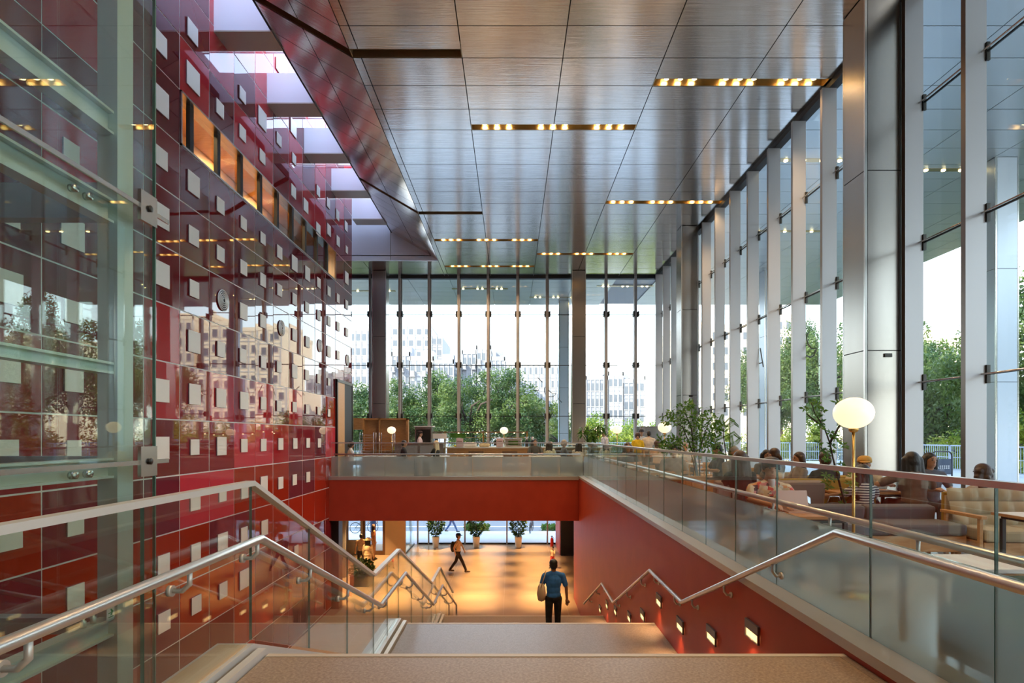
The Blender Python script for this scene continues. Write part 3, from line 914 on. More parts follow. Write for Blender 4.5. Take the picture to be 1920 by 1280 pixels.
spx = [(1413, 1183, 'nearest and largest step light on the red wall'), (1336, 1190, 'second nearest step light on the red wall'), (1277, 1171, 'third step light, just above the first landing edge'),
       (1237, 1125, 'step light higher up under the peak of the handrail'), (1206, 1152, 'step light to the right of the pair beside the landing'), (1181, 1156, 'lowest step light close to the landing edge'),
       (1155, 1144, 'step light below the handrail dip, near the far flight'), (1139, 1133, 'small upper step light near the far end of the handrail'), (1126, 1141, 'farthest and smallest step light on the red wall')]
for (px, py, lab) in spx:
    Y = F * XR / (px - 960); step_light(Y, CZ - (py - 816) * Y / F, lab)

# ------- lower floor: far glass wall, vestibule, lamps
lw = struct_root('window_5', (-1.5, YL, -4.5))
for x in (-5.2, -4.6, -2.6, -.28, 1.95):
    MB().box(x - .04, YL - .06, -4.5, x + .04, YL + .06, -1.42).build('mullion', M['mull'], lw, world=True)
MB().box(-5.2, YL - .03, -4.5, 2.4, YL + .03, -4.42).build('sill', M['dark'], lw, world=True)
MB().box(-5.2, YL - .008, -4.42, 2.4, YL + .008, -1.42).build('pane', M['glass'], lw, world=True)
lv = struct_root('window_6', (-5.3, 30, -4.5))
MB().box(-5.41, 28.7, -4.5, -5.39, YL, -1.42).build('pane', M['lift'], lv, world=True)
MB().box(-5.43, 28.7, -4.5, -5.37, YL, -4.44).build('sill', M['dark'], lv, world=True)
vb = MB(); vb.box(-6.38, 28.6, -4.5, -5.42, 28.75, -1.42); vb.box(-5.42, 28.6, -4.5, -5.36, 28.75, -1.42)
struct(vb.build('wall_vestibule', M['beige']))
vb = MB(); vb.box(-7.7, 24.0, -4.5, -7.02, 24.1, -1.42); vb.box(-10, 28.6, -4.5, -8.35, 28.7, -1.42); vb.box(-9.9, 19.65, -4.5, -9.8, 28.6, -1.42)
struct(vb.build('wall_vestibule_left', M['greywall']))
vb = MB(); vb.box(XW - .3, 19.66, -4.5, XW + .25, 20.1, -1.42)
struct(vb.build('wall_pier', M['dark']))
d2 = struct_root('door_2', (-7.3, 28.6, -4.5))
for (a, b) in ((-8.35, -7.5), (-7.5, -6.38)):
    MB().box(a, 28.58, -4.5, a + .12, 28.68, -1.42).box(b - .12, 28.58, -4.5, b, 28.68, -1.42).box(a + .12, 28.58, -4.5, b - .12, 28.68, -3.75 if a < -8 else -4.3).build('door_frame', M['mull'] if a < -8 else M['wooddark'], d2, world=True)
    MB().box(a + .12, 28.62, -4.3, b - .12, 28.64, -1.42).build('pane', M['glass'], d2, world=True)
d3 = struct_root('door_handle_plate', (-7.15, 24, -3.4))
MB().box(-7.17, 23.93, -3.75, -7.13, 24.0, -3.25).build('handle', M['black'], d3, world=True)

for i, y in enumerate((20.6, 21.9, 23.7, 25.6, 27.6, 30.0)):
    for x in (-6.6, -4.0, -1.35, 1.15):
        if x < -6 and y > 28: continue
        t = thing('downlight', 'small round recessed downlight in the lower floor ceiling', 'downlight', (x, y, -1.452), group='downlights over the lower hall')
        MB().lathe([(.075, .0), (.075, -.012), (.055, -.012), (.055, 0)], (0, 0, 0), 16).build('trim_ring', M['cap'], t)
        MB().lathe([(.0, -.004), (.054, -.004)], (0, 0, 0), 16).build('lens', M['lamp'], t)
        d = bpy.data.lights.new('downlight_lamp', 'SPOT'); d.energy = 330; d.color = (1, .58, .22); d.spot_size = R(58); d.spot_blend = 1.0; d.shadow_soft_size = .06
        o = bpy.data.objects.new('downlight_lamp', d); COL.objects.link(o); o.location = (x, y, -1.48)

# ------- far glass wall
fw = struct_root('window_1', (0, YF, 0))
mx = [-9.3, -7.88, -6.52, -5.16, -3.81, -2.45, -1.09, .27, 1.63, 2.99, 4.35, 5.71]
for x in mx:
    b = MB(); b.box(x - .075, YF - .22, 0, x + .035, YF, HC); b.box(x + .035, YF - .10, 0, x + .075, YF, HC, 1)
    b.build('mullion', [M['mull'], M['finedge']], fw, world=True)
for z in (CZ + 5.59, CZ + 3.24, CZ + .89):
    MB().box(-9.4, YF - .035, z - .017, XG, YF - .01, z + .017).build('transom', M['dark'], fw, world=True)
    for x in mx[1:]:
        MB().box(x - .075, YF - .27, z - .12, x - .14, YF - .02, z + .12).box(x + .075, YF - .27, z - .12, x + .14, YF - .02, z + .12).build('clamp', M['dark'], fw, world=True)
MB().box(-9.4, YF - .2, HC - .1, XG, YF + .05, HC - .0).build('head_track', M['black'], fw, world=True)
MB().box(-9.4, YF - .006, 0, XG, YF + .006, HC).build('pane', M['glass'], fw, world=True)
MB().box(XG - .05, YF - .12, 0, XG + .05, YF + .05, HC).build('corner_post', M['dark'], fw, world=True)

# ------- right glass wall with deep fins
rg = struct_root('window_2', (XG, 10, 0))
fk = [8.09 + 1.2445 * k for k in range(-9, 15)]
for y in fk:
    b = MB()
    b.box(6.45, y, 0, XG, y + .085, HC - .12, 0)
    b.m[-1] = 1                                       # inner narrow edge in darker metal
    b.build('fin', [M['fin'], M['finedge']], rg, world=True)
    for z in (CZ + 5.45, CZ + 3.16, CZ + .87):
        MB().box(XG - .06, y + .085, z - .13, XG + .03, y + .15, z + .13).box(XG - .02, y - .03, z - .13, XG + .03, y, z + .13).build('clamp', M['dark'], rg, world=True)
for z in (CZ + 5.45, CZ + 3.16, CZ + .87):
    MB().tube([(XG - .075, -4, z), (XG - .075, YF, z)], .013, 8).build('tension_rod', M['steel'], rg, world=True)
    MB().box(XG - .012, -4, z - .012, XG + .012, YF, z + .012).build('glass_joint', M['black'], rg, world=True)
MB().box(XG - .16, -6, HC - .12, XG + .03, YF, HC - .0).build('head_track', M['black'], rg, world=True)
MB().box(XG - .006, -6, 0, XG + .006, YF, HC).build('pane', M['glass'], rg, world=True)

# ------- columns
def column(x0, y0, w, d, z0, z1, label, m, zs, plate=None):
    t = thing('column', label, 'column', (x0 + w / 2, y0 + d / 2, z0))
    b = MB()
    zz = [z0] + sorted(z for z in zs if z0 + .1 < z < z1) + [z1]
    for a, c in zip(zz, zz[1:]):
        b.box(x0 + .05, y0, a + .008, x0 + w - .05, y0 + .02, c - .008)
        b.box(x0, y0 + .03, a + .008, x0 + .02, y0 + d - .03, c - .008); b.box(x0 + w - .02, y0 + .03, a + .008, x0 + w, y0 + d - .03, c - .008)
        b.box(x0 + .05, y0 + d - .02, a + .008, x0 + w - .05, y0 + d, c - .008)
    b.build('cladding', m, t, world=True)
    k = MB(); k.box(x0 + .02, y0 + .012, z0, x0 + w - .02, y0 + d - .012, z1)
    k.build('core', M['black'], t, world=True)
    e_ = MB()
    for (cx, cy) in ((x0, y0), (x0 + w - .042, y0), (x0, y0 + d - .042), (x0 + w - .042, y0 + d - .042)):
        e_.box(cx, cy, z0, cx + .042, cy + .03, z1)
    e_.build('corner_trim', M['steel'], t, world=True)
    if plate:
        MB().box(plate[0] - .06, y0 - .025, plate[1] - .03, plate[0] + .06, y0 - .001, plate[1] + .03).build('wall_sensor', M['dark'], t, world=True)
    return t
JZ = [CZ + 1.41, CZ + 4.4, CZ - 1.5]
column(5.86, 9.45, .645, .64, 0, HC - .01, 'wide brushed steel column closest to the viewer', M['steelcol'], JZ, (6.24, 2.83))
column(5.92, 19.9, .60, .6, 0, HC - .01, 'brushed steel column farther along the fins, behind the leafy tree', M['steelcol'], JZ, (6.25, 2.87))
column(-6.22, 25.3, .62, .62, 0, HC - .01, 'dark steel column at the left end of the far glass wall', M['steelcol'], JZ)
column(2.67, 25.3, .62, .62, 0, HC - .01, 'dark steel column right of centre before the far glass wall', M['steelcol'], JZ)
column(2.55, 31.0, .56, .56, -.04, HC, 'pale blue outdoor column beyond the far glass wall', M['colpale'], [1.6, 4.1, 6.3])
column(12.75, 15.0, .62, .62, -.04, HC, 'pale outdoor column at the right, beyond the nearest fin', M['colpale'], JZ)
column(11.2, 25.2, .6, .6, -.04, HC, 'pale outdoor column seen between the fins left of the big column', M['colpale'], JZ)

# ------- glass lift shaft at the left
ls = thing('lift_shaft', 'green-tinted glass lift shaft with pale steel frame at far left', 'lift shaft', (-4.3, 2, -4.5))
XS_ = -3.2
MB().box(XS_ - .008, -4, -4.5, XS_ + .008, 5.08, -2.2).box(XS_ - .008, -4, -2.19, XS_ + .008, 5.08, 1.27).box(XS_ - .008, -4, 1.28, XS_ + .008, 5.08, 3.46).box(XS_ - .008, -4, 3.47, XS_ + .008, 5.08, 12).build('side_glass', M['lift'], ls, world=True)
MB().box(XS_ - .012, 5.08, -4.5, XS_ + .012, 5.095, 12).build('glass_edge', M['gedge'], ls, world=True)
MB().box(-5.6, 5.07, -4.5, XS_ - .03, 5.085, 12).build('end_glass', M['lift'], ls, world=True)
for (x0, x1) in ((-3.52, -3.35), (-5.6, -5.45)):
    MB().box(x0, 4.83, -4.5, x1, 4.85, 12).box(x1 - .02, 4.85, -4.5, x1, 5.03, 12).box(x0, 5.01, -4.5, x1 - .02, 5.03, 12).build('post', M['liftsteel'], ls, world=True)
for z, h in ((4.05, .2), (3.3, .2), (2.02, .1), (1.14, .17), (-.2, .16), (6.4, .2)):
    MB().box(-3.5, -4, z, -3.38, 4.83, z + .02).box(-3.5, -4, z + h - .02, -3.38, 4.83, z + h).box(-3.45, -4, z + .02, -3.43, 4.83, z + h - .02).build('side_beam', M['liftsteel'], ls, world=True)
for z, h in ((3.36, .3), (1.2, .12), (-.2, .14)):
    MB().box(-5.45, 4.86, z, -3.53, 4.98, z + h).build('cross_beam', M['mull'], ls, world=True)
for z in (3.47, 1.275):
    MB().box(XS_ + .02, -4, z - .025, XS_ + .035, 5.25, z + .012).build('outer_rail', M['steel'], ls, world=True)
    for y in (4.86, 2.95, 1.0):
        MB().box(XS_ + .014, y - .02, z - .13, XS_ + .045, y + .2, z + .13).build('clamp_plate', M['steel'], ls, world=True)
        b = MB(); b.lathe([(.0, .0), (.028, .0), (.028, .016), (0, .016)], (0, 0, 0), 12)
        b.v = [(XS_ + .045 + p[2], y + .09 + p[0], z + p[1]) for p in b.v]
        b.build('bolt', M['dark'], ls, world=True)
    for y in (4.35, 4.5):
        b = MB(); b.lathe([(.0, .0), (.03, .0), (.03, .05), (0, .05)], (0, 0, 0), 10)
        b.v = [(-3.38 + p[2], y + p[0], z - .08 + p[1]) for p in b.v]; b.build('bolt', M['steel'], ls, world=True)
# little exit sign and two knobs on the shaft's floor beam
es = thing('exit_sign', 'small white sign with green arrow on the lift frame', 'sign', (-3.372, 4.775, -.038))
es.scale = (1, .6, .68)
MB().box(-.004, -.075, 0, .004, .075, .15).build('sign_plate', M['paper'], es)
ar = MB(); ar.prism([(-.05, .08), (.012, .08), (-.008, .12), (.012, .12), (.05, .085), (.012, .045), (-.008, .045), (.01, .07), (-.05, .07)], 'x', .0045, .006)
ar.prism([(-.05, .02), (.05, .02), (.05, .03), (-.05, .03)], 'x', .0045, .006)
ar.build('arrow', M['green'], es)
for k, y in enumerate((4.55, 4.66)):
    tag(MB().lathe([(.022, 0), (.022, .05), (.012, .055), (.012, .09), (0, .095)], (0, 0, 0), 12).build('beam_knob', M['liftsteel'], loc=(-3.43, y, -.038)),
        'small pale round knob on the lift frame beam beside the exit sign, %s one' % ('left' if k == 0 else 'right'), 'knob', 'knobs on the lift beam')
# ---------------------------------------------------------------- people
def remeshed(name, mb, material, parent, voxel, smooth=4):
    me = mb.mesh(name, material)
    o = bpy.data.objects.new(name, me); COL.objects.link(o)
    r = o.modifiers.new('r', 'REMESH'); r.mode = 'VOXEL'; r.voxel_size = voxel; r.use_smooth_shade = True
    s = o.modifiers.new('s', 'SMOOTH'); s.factor = .5; s.iterations = smooth
    dg = bpy.context.evaluated_depsgraph_get()
    new = bpy.data.meshes.new_from_object(o.evaluated_get(dg))
    new.materials.clear(); new.materials.append(material)
    for mod in list(o.modifiers): o.modifiers.remove(mod)
    old = o.data; o.data = new; bpy.data.meshes.remove(old)
    o.parent = parent
    return o
def caps(mb, a, b, ra, rb, seg=12):
    a, b = Vector(a), Vector(b)
    mb.tube([a, a.lerp(b, .5), b], [ra, (ra + rb) / 2, rb], seg)
    mb.ell(a, ra, 10, 6); mb.ell(b, rb, 10, 6)
def limb(mb, pts, rs):
    for i in range(len(pts) - 1): caps(mb, pts[i], pts[i + 1], rs[i], rs[i + 1])
def hand(mb, wrist, d, side, up=(0, 0, 1), curl=.5, s=1.0):
    # palm, four unequal bent fingers and a thumb leaving the side of the palm
    w = Vector(wrist); d = Vector(d).normalized(); u = Vector(up)
    x = d.cross(u).normalized() * side; n = x.cross(d).normalized() * side
    mb.ell(w + d * .045 * s, (.040 * s, .040 * s, .040 * s), 10, 6)
    caps(mb, w + d * .03 * s + x * .018 * s, w + d * .075 * s + x * .022 * s, .017 * s, .015 * s, 8)
    caps(mb, w + d * .03 * s - x * .018 * s, w + d * .075 * s - x * .022 * s, .017 * s, .015 * s, 8)
    for k, L in enumerate((.060, .072, .066, .050)):
        o = x * (.029 - .0195 * k) * s
        p0 = w + d * .082 * s + o; p1 = p0 + (d * (1 - curl * .3) - n * curl * .5).normalized() * L * .5 * s
        p2 = p1 + (d * (1 - curl) - n * curl).normalized() * L * .5 * s
        caps(mb, p0, p1, .0095 * s, .009 * s, 8); caps(mb, p1, p2, .009 * s, .008 * s, 8)
    t0 = w + d * .03 * s + x * .030 * s; t1 = t0 + (x * .8 + d * .9).normalized() * .034 * s; t2 = t1 + (d + x * .15 - n * .3).normalized() * .030 * s
    caps(mb, t0, t1, .013 * s, .011 * s, 8); caps(mb, t1, t2, .011 * s, .009 * s, 8)

def person(label, loc, rotz, pose='stand', s=1.0, shirt=(.5, .5, .5), pants=(.05, .05, .06), hair='short', hairm='hair', skin='skin',
           sleeve='short', hat=None, voxel=.014, arms=None, lean=0.0, shoes=(.05, .045, .04), head_turn=0.0, shirt_mat=None, coat=0.0, skirt=None, legs_vis=True, female=False, shorts=False, head_pitch=0.0, drop=0.0):
    t = thing('person', label, 'person', loc, rotz)
    t.scale = (s, s, s)
    sw = .17 if female else .195
    if pose in ('stand', 'walk', 'stairs'):
        hipz, y0 = .92, 0.0
        L = dict(hip=(.09, 0, .90), knee=(.10, .01, .49), ank=(.105, -.02, .09))
        Rr = dict(hip=(-.09, 0, .90), knee=(-.10, .01, .49), ank=(-.105, -.02, .09))
        if pose == 'walk':
            L = dict(hip=(.08, 0, .88), knee=(.085, .20, .50), ank=(.085, .36, .12)); Rr = dict(hip=(-.08, 0, .88), knee=(-.085, -.10, .49), ank=(-.085, -.36, .13))
        if pose == 'stairs':
            L = dict(hip=(.09, 0, .90), knee=(.10, .10, .50), ank=(.105, .10, .08)); Rr = dict(hip=(-.09, 0, .90), knee=(-.10, .02, .50), ank=(-.105, -.10, .16))
        pel = Vector((0, 0, .96)); ch = Vector((0, lean * .25, 1.22)); sh = Vector((0, lean * .4, 1.43)); hd = Vector((0, lean * .5 + .02, 1.60))
    else:
        hipz = .52
        L = dict(hip=(.10, 0, .52), knee=(.13, .43, .52), ank=(.13, .44, .09)); Rr = dict(hip=(-.10, 0, .52), knee=(-.13, .43, .52), ank=(-.13, .44, .09))
        pel = Vector((0, 0, .57)); ch = Vector((0, lean * .25, .82)); sh = Vector((0, lean * .42, 1.02)); hd = Vector((0, lean * .5 + .02, 1.19))
    if drop:
        ch.z -= drop * .5; sh.z -= drop; hd.z -= drop
    shL, shR = sh + Vector((sw, 0, -.045)), sh + Vector((-sw, 0, -.045))
    A = arms or {}
    if pose == 'sit':
        eL = A.get('eL', (sw + .06, sh.y + .10, .77)); wL = A.get('wL', (.13, sh.y + .33, .78))
        eR = A.get('eR', (-sw - .06, sh.y + .10, .77)); wR = A.get('wR', (-.13, sh.y + .33, .78))
    else:
        sgn = .16 if pose == 'walk' else .02
        eL = A.get('eL', (sw + .06, sh.y - sgn, 1.13)); wL = A.get('wL', (sw + .07, sh.y - sgn * 1.0 + .06, .90))
        eR = A.get('eR', (-sw - .06, sh.y + sgn, 1.13)); wR = A.get('wR', (-sw - .07, sh.y + sgn * 1.2 + .06, .90))
    eL, wL, eR, wR = map(Vector, (eL, wL, eR, wR))
    hm = Matrix.Rotation(head_turn, 3, 'Z') @ Matrix.Rotation(-head_pitch, 3, 'X')
    def H(x, y, z): return hd + hm @ Vector((x, y, z))
    # continuous body
    b = MB()
    b.ell(H(0, 0, .03), (.078, .095, .095), 16, 10); b.ell(H(0, .022, -.045), (.058, .068, .072), 14, 8)
    b.ell(H(0, .098, -.012), (.013, .017, .018), 8, 6)          # nose
    caps(b, H(0, .092, .015), H(0, .103, -.012), .008, .012, 8)
    for q in (-1, 1): b.ell(H(q * .079, -.002, -.005), (.012, .020, .030), 8, 6)
    caps(b, sh + Vector((0, 0, -.02)), hd + Vector((0, -.01, -.06)), .058, .052)
    tw = .9 if female else 1.0
    b.ell(ch + Vector((0, 0, .03)), (.155 * tw, .105, .20)); b.ell(pel, (.150, .11, .14)); b.ell((pel + ch) / 2, (.13 * tw, .098, .18))
    for S_ in (L, Rr):
        limb(b, [S_['hip'], S_['knee'], S_['ank']], [.080, .052, .036])
        a_ = Vector(S_['ank']); caps(b, a_ + Vector((0, -.02, -.04)), a_ + Vector((0, .14, -.06)), .035, .028)
    for (q, shx, el, wr) in ((1, shL, eL, wL), (-1, shR, eR, wR)):
        limb(b, [shx, el, wr], [.050, .038, .027])
        hand(b, wr, (wr - el), q, curl=.5)
    remeshed('body', b, M[skin], t, voxel, 3)
    # clothes
    c = MB()
    c.ell(ch + Vector((0, 0, .03)), (.172 * tw + coat, .125 + coat, .205)); c.ell((pel + ch) / 2, (.150 * tw + coat, .118 + coat, .20)); c.ell(pel + Vector((0, 0, .02)), (.160 + coat, .125 + coat, .10 + coat * 2))
    caps(c, shL + Vector((-.03, 0, .005)), sh, .056, .070); caps(c, shR + Vector((.03, 0, .005)), sh, .056, .070); c.ell(sh + Vector((0, 0, -.01)), (.10, .075, .05))
    for (shx, el, wr) in ((shL, eL, wL), (shR, eR, wR)):
        if sleeve == 'long': limb(c, [shx, el, el.lerp(wr, .92)], [.064, .052, .040])
        elif sleeve == 'short': limb(c, [shx, shx.lerp(el, .75)], [.059, .057])
    remeshed('shirt', c, shirt_mat or cloth(shirt), t, voxel, 3)
    p = MB()
    p.ell(pel + Vector((0, 0, -.03)), (.158, .120, .12))
    for S_ in (L, Rr):
        if shorts: limb(p, [S_['hip'], Vector(S_['hip']).lerp(Vector(S_['knee']), .85)], [.098, .090])
        else: limb(p, [S_['hip'], S_['knee'], Vector(S_['knee']).lerp(Vector(S_['ank']), .93)], [.094, .070, .056])
    if skirt:
        p.lathe([(.14, .0), (.17, -.20), (.20, -.5), (.0, -.5)], tuple(pel), 18)
    remeshed('trousers' if not skirt else 'skirt', p, cloth(pants), t, voxel, 3)
    f = MB()
    for S_ in (L, Rr):
        a_ = Vector(S_['ank']); caps(f, a_ + Vector((0, -.03, -.045)), a_ + Vector((0, .15, -.055)), .045, .036); f.ell(a_ + Vector((0, -.02, -.01)), .045)
    remeshed('shoes', f, cloth(shoes), t, max(voxel, .012), 2)
    # hair
    h = MB()
    hm_ = M[hairm]
    h.ell(H(0, -.012, .050), (.089, .100, .086), 16, 10)
    h.ell(H(0, -.045, .0), (.085, .075, .085), 14, 8)
    if hair == 'mop':
        h.ell(H(0, .020, .075), (.104, .098, .072), 14, 8)
        for q in (-.06, -.03, 0, .03, .06): caps(h, H(q, .06, .092), H(q * 1.05, .098 - abs(q) * .35, .050), .028, .017)
        for q in (-1, 1): caps(h, H(q * .078, .02, .06), H(q * .084, .035, .005), .026, .014)
    if hair in ('long', 'bob', 'curly'):
        zl = {'long': -.34, 'bob': -.24, 'curly': -.30}[hair]
        for q in (-1, -.5, 0, .5, 1):
            top = H(q * .075, -.05 + .03 * abs(q), .02)
            bot = top + Vector((q * .03, -.035, zl))
            caps(h, top, bot, .056, .040)
            if hair == 'curly':
                for k in range(5):
                    pp = top.lerp(bot, k / 4.5) + Vector((rnd.uniform(-.03, .03), rnd.uniform(-.03, .02), rnd.uniform(-.02, .02))); h.ell(pp, .045)
    if hair == 'pony':
        caps(h, H(0, -.09, .02), H(.0, -.15, -.05), .028, .034); caps(h, H(0, -.15, -.05), H(.02, -.13, -.20), .034, .012)
    if hair == 'bun': h.ell(H(0, -.11, .04), .042)
    if hair == 'puff': h.ell(H(0, -.01, .05), (.115, .12, .11)); h.ell(H(0, -.05, -.02), (.105, .09, .09))
    # keep the face free: drop hair over the brow line
    if hair != 'none': remeshed('hair', h, hm_, t, max(.009, voxel * .75), 3)
    # face
    for q in (-1, 1):
        e_ = MB(); e_.ell(H(q * .031, .089, .018), (.014, .008, .0075), 8, 6); e_.build('eye', M['eye'], t)
        e_ = MB(); caps(e_, H(q * .018, .095, .038), H(q * .045, .086, .040), .0035, .0025, 6); e_.build('eyebrow', hm_, t)
    e_ = MB(); e_.ell(H(0, .092, -.056), (.020, .007, .0055), 10, 6); e_.build('mouth', M['lip'], t)
    if hat:
        kind, colr = hat
        q = MB()
        prof = [(.104, .035), (.106, .07), (.092, .115), (.05, .142), (0, .148)]
        if kind == 'cap':
            vs = MB(); vs.lathe(prof, (0, 0, 0), 18); vs.v = [tuple(H(p_[0], p_[1] * 1.12 - .008, p_[2])) for p_ in vs.v]
            q.v, q.f, q.m, q.sm = vs.v, vs.f, vs.m, vs.sm
            br = [(-.075, .07), (-.06, .15), (-.02, .178), (.02, .178), (.06, .15), (.075, .07)]
            P = [H(x, y, .048 - .12 * max(0, y - .1)) for x, y in br]; Q = [H(x, y, .056 - .12 * max(0, y - .1)) for x, y in br]
            n = len(br)
            q.add(P + Q, [tuple(range(n))[::-1], tuple(range(n, 2 * n))] + [(i, (i + 1) % n, n + (i + 1) % n, n + i) for i in range(n)])
        else:
            vs = MB(); vs.lathe([(.19, .055), (.188, .068), (.115, .078), (.110, .13), (.07, .158), (0, .165)], (0, 0, 0), 24); vs.v = [tuple(H(*p_)) for p_ in vs.v]
            q.v, q.f, q.m, q.sm = vs.v, vs.f, vs.m, vs.sm
        q.build('hat', cloth(colr), t)
    t['_w'] = 0
    del t['_w']
    return t

def at_px(px, Y, z=0.0): return ((px - 960) * Y / F, Y, z)

# ---------------------------------------------------------------- furniture builders
def make_lamp(label, group='globe floor lamps in the cafe'):
    t = thing('globe_lamp', label, 'floor lamp', (0, 0, 0), group=group)
    MB().lathe([(.15, 0), (.15, .02), (.02, .03), (.012, .05)], seg=24).build('base', M['brass'], t)
    MB().tube([(0, 0, .03), (0, 0, 1.56)], .0135, 10).lathe([(.03, 1.53), (.045, 1.555), (.045, 1.565)], seg=14).build('pole', M['brass'], t)
    g_ = MB(); g_.ell((0, 0, 1.71), (.172, .172, .146), 28, 18); g_.build('globe', M['globe'], t)
    return t
LMP = [(3.20, 5.33, 'nearest and largest glowing globe lamp on a brass pole, by the grey sofa'), (3.97, 14.8, 'glowing globe lamp half hidden by the leafy tree'),
       (3.73, 20.2, 'right one of two glowing globe lamps beside the drooping plant'), (3.55, 23.4, 'left one of two glowing globe lamps beside the drooping plant'),
       (-.34, 24.2, 'glowing globe lamp before the wood service counter, near the middle'), (-4.85, 22.9, 'glowing globe lamp before the wooden shelf unit at left')]
lp0 = None
for x, y, lab in LMP:
    if lp0 is None: lp0 = make_lamp(lab); lp0.location = (x, y, 0)
    else: another(lp0, (x, y, 0), 0, lab)
    pass

def make_chair(label, seatm, framem, group=None, back=.80):
    t = thing('cafe_chair', label, 'chair', (0, 0, 0), group=group)
    MB().box(-.21, -.20, .42, .21, .21, .47).build('seat', seatm, t, bevel=.015)
    b = MB()
    for i in range(6):
        a0 = -1.0 + i * .4 - .2; 
    pts = [(-.21, -.18), (-.14, -.225), (0, -.24), (.14, -.225), (.21, -.18)]
    for (x0, y0), (x1, y1) in zip(pts, pts[1:]):
        vs = [(x0, y0, back - .24), (x1, y1, back - .24), (x1, y1, back), (x0, y0, back), (x0, y0 + .025, back - .24), (x1, y1 + .025, back - .24), (x1, y1 + .025, back), (x0, y0 + .025, back)]
        b.add(vs, ((0, 1, 2, 3), (7, 6, 5, 4), (0, 4, 5, 1), (3, 2, 6, 7), (0, 3, 7, 4), (1, 5, 6, 2)))
    b.build('backrest', seatm, t)
    for (x, y) in ((-.18, .18), (.18, .18)):
        MB().tube([(x, y, .42), (x * 1.12, y * 1.1, 0)], [.016, .012], 8).build('leg', framem, t)
    for x in (-.18, .18):
        MB().tube([(x, -.21, back - .02), (x, -.19, .44), (x * 1.12, -.23, 0)], [.014, .016, .012], 8).build('leg', framem, t)
    return t
def make_table(label, w, d, topm, legm, h=.73, th=.03, loc=(0, 0, 0), rotz=0, group=None, name='cafe_table', low=False):
    t = thing(name, label, 'table', loc, rotz, group)
    MB().box(-w / 2, -d / 2, h - th, w / 2, d / 2, h).build('tabletop', topm, t, bevel=.004)
    MB().box(-w / 2 + .04, -d / 2 + .04, h - th - .04, w / 2 - .04, d / 2 - .04, h - th).build('apron', legm, t)
    for x in (-w / 2 + .05, w / 2 - .05):
        for y in (-d / 2 + .05, d / 2 - .05):
            MB().box(x - .018, y - .018, 0, x + .018, y + .018, h - th - .04).build('leg', legm, t)
    return t
def make_sofa(label, w, fab, wood, loc, rotz=0, seat=.46, back=.66, depth=.62, tuft=0, arms=False, base=True, legs=True):
    t = thing('sofa', label, 'sofa', loc, rotz)
    # local: front faces -Y, back towards +Y
    n = 2 if w > 1.1 else 1
    for i in range(n):
        x0 = -w / 2 + w * i / n + .005; x1 = -w / 2 + w * (i + 1) / n - .005
        MB().box(x0, -depth / 2, seat - .13, x1, depth / 2 - .12, seat).build('seat_cushion', fab, t, bevel=.03)
    if tuft:
        cols, rows = tuft
        cw, rh = w / cols, (back - seat + .1) / rows
        b = MB()
        for i in range(cols):
            for j in range(rows):
                x0 = -w / 2 + i * cw; z0 = seat - .04 + j * rh
                y = depth / 2 - .14 + .05 * j
                # pillowed square
                gx = 4; vs = []; fs = []
                for a in range(gx + 1):
                    for c_ in range(gx + 1):
                        u, v = a / gx, c_ / gx
                        bul = (math.sin(PI * u) * math.sin(PI * v)) ** .45 * .045 if 0 < u < 1 and 0 < v < 1 else 0
                        vs.append((x0 + u * cw, y - bul + .03 * v, z0 + v * rh))
                for a in range(gx):
                    for c_ in range(gx):
                        k = a * (gx + 1) + c_
                        fs.append((k, k + gx + 1, k + gx + 2, k + 1))
                b.add(vs, fs, 0, True)
        b.box(-w / 2, depth / 2 - .01, seat - .05, w / 2, depth / 2 + .02, back - .03)
        b.build('back_cushion', fab, t)
        bt = MB()
        for i in range(1, cols):
            for j in range(1, rows + 0):
                bt.ell((-w / 2 + i * cw, depth / 2 - .125 + .05 * j, seat - .04 + j * rh), (.014, .012, .014), 8, 6)
        if bt.v: bt.build('buttons', fab, t)
        MB().box(-w / 2 - .01, depth / 2 + .02, .25, w / 2 + .01, depth / 2 + .07, back + .01).build('back_panel', M['mustard'], t, bevel=.015)
    else:
        for i in range(n):
            x0 = -w / 2 + w * i / n + .004; x1 = -w / 2 + w * (i + 1) / n - .004
            MB().box(x0, depth / 2 - .12, seat - .06, x1, depth / 2 + .04, back, rot=(R(8), 0, 0)).build('back_cushion', fab, t, bevel=.035)
    if base:
        MB().box(-w / 2, -depth / 2 + .03, .16, w / 2, depth / 2 + .02, seat - .135).build('frame', wood, t, bevel=.008)
    for x in (-w / 2 + .06, w / 2 - .06):
        for y in (-depth / 2 + .08, depth / 2 - .05):
            MB().box(x - .02, y - .02, 0, x + .02, y + .02, .16).build('leg', wood, t)
    if arms:
        for q in (-1, 1):
            x = q * (w / 2 + .035)
            MB().box(x - .035, -depth / 2 - .02, seat + .13, x + .035, depth / 2, seat + .165).box(x - .02, -depth / 2 + .02, .0, x + .02, -depth / 2 + .06, seat + .13).box(x - .02, depth / 2 - .08, .0, x + .02, depth / 2 - .04, seat + .13).build('armrest', M['woodh'], t, bevel=.006)
    return t
def make_armchair(label, fab, loc, rotz, w=.75, h=.62):
    t = thing('armchair', label, 'armchair', loc, rotz)
    MB().box(-w / 2, -.32, .12, w / 2, .3, .42).build('seat', fab, t, bevel=.04)
    MB().box(-w / 2, .2, .12, w / 2, .38, h + .1).build('backrest', fab, t, bevel=.05)
    for q in (-1, 1): MB().box(q * w / 2 - .08, -.32, .12, q * w / 2 + .08, .36, h - .05).build('armrest', fab, t, bevel=.05)
    for x in (-.3, .3):
        for y in (-.26, .3): MB().lathe([(.012, 0), (.02, .13)], (x, y, 0), 8).build('leg', M['wooddark'], t)
    return t

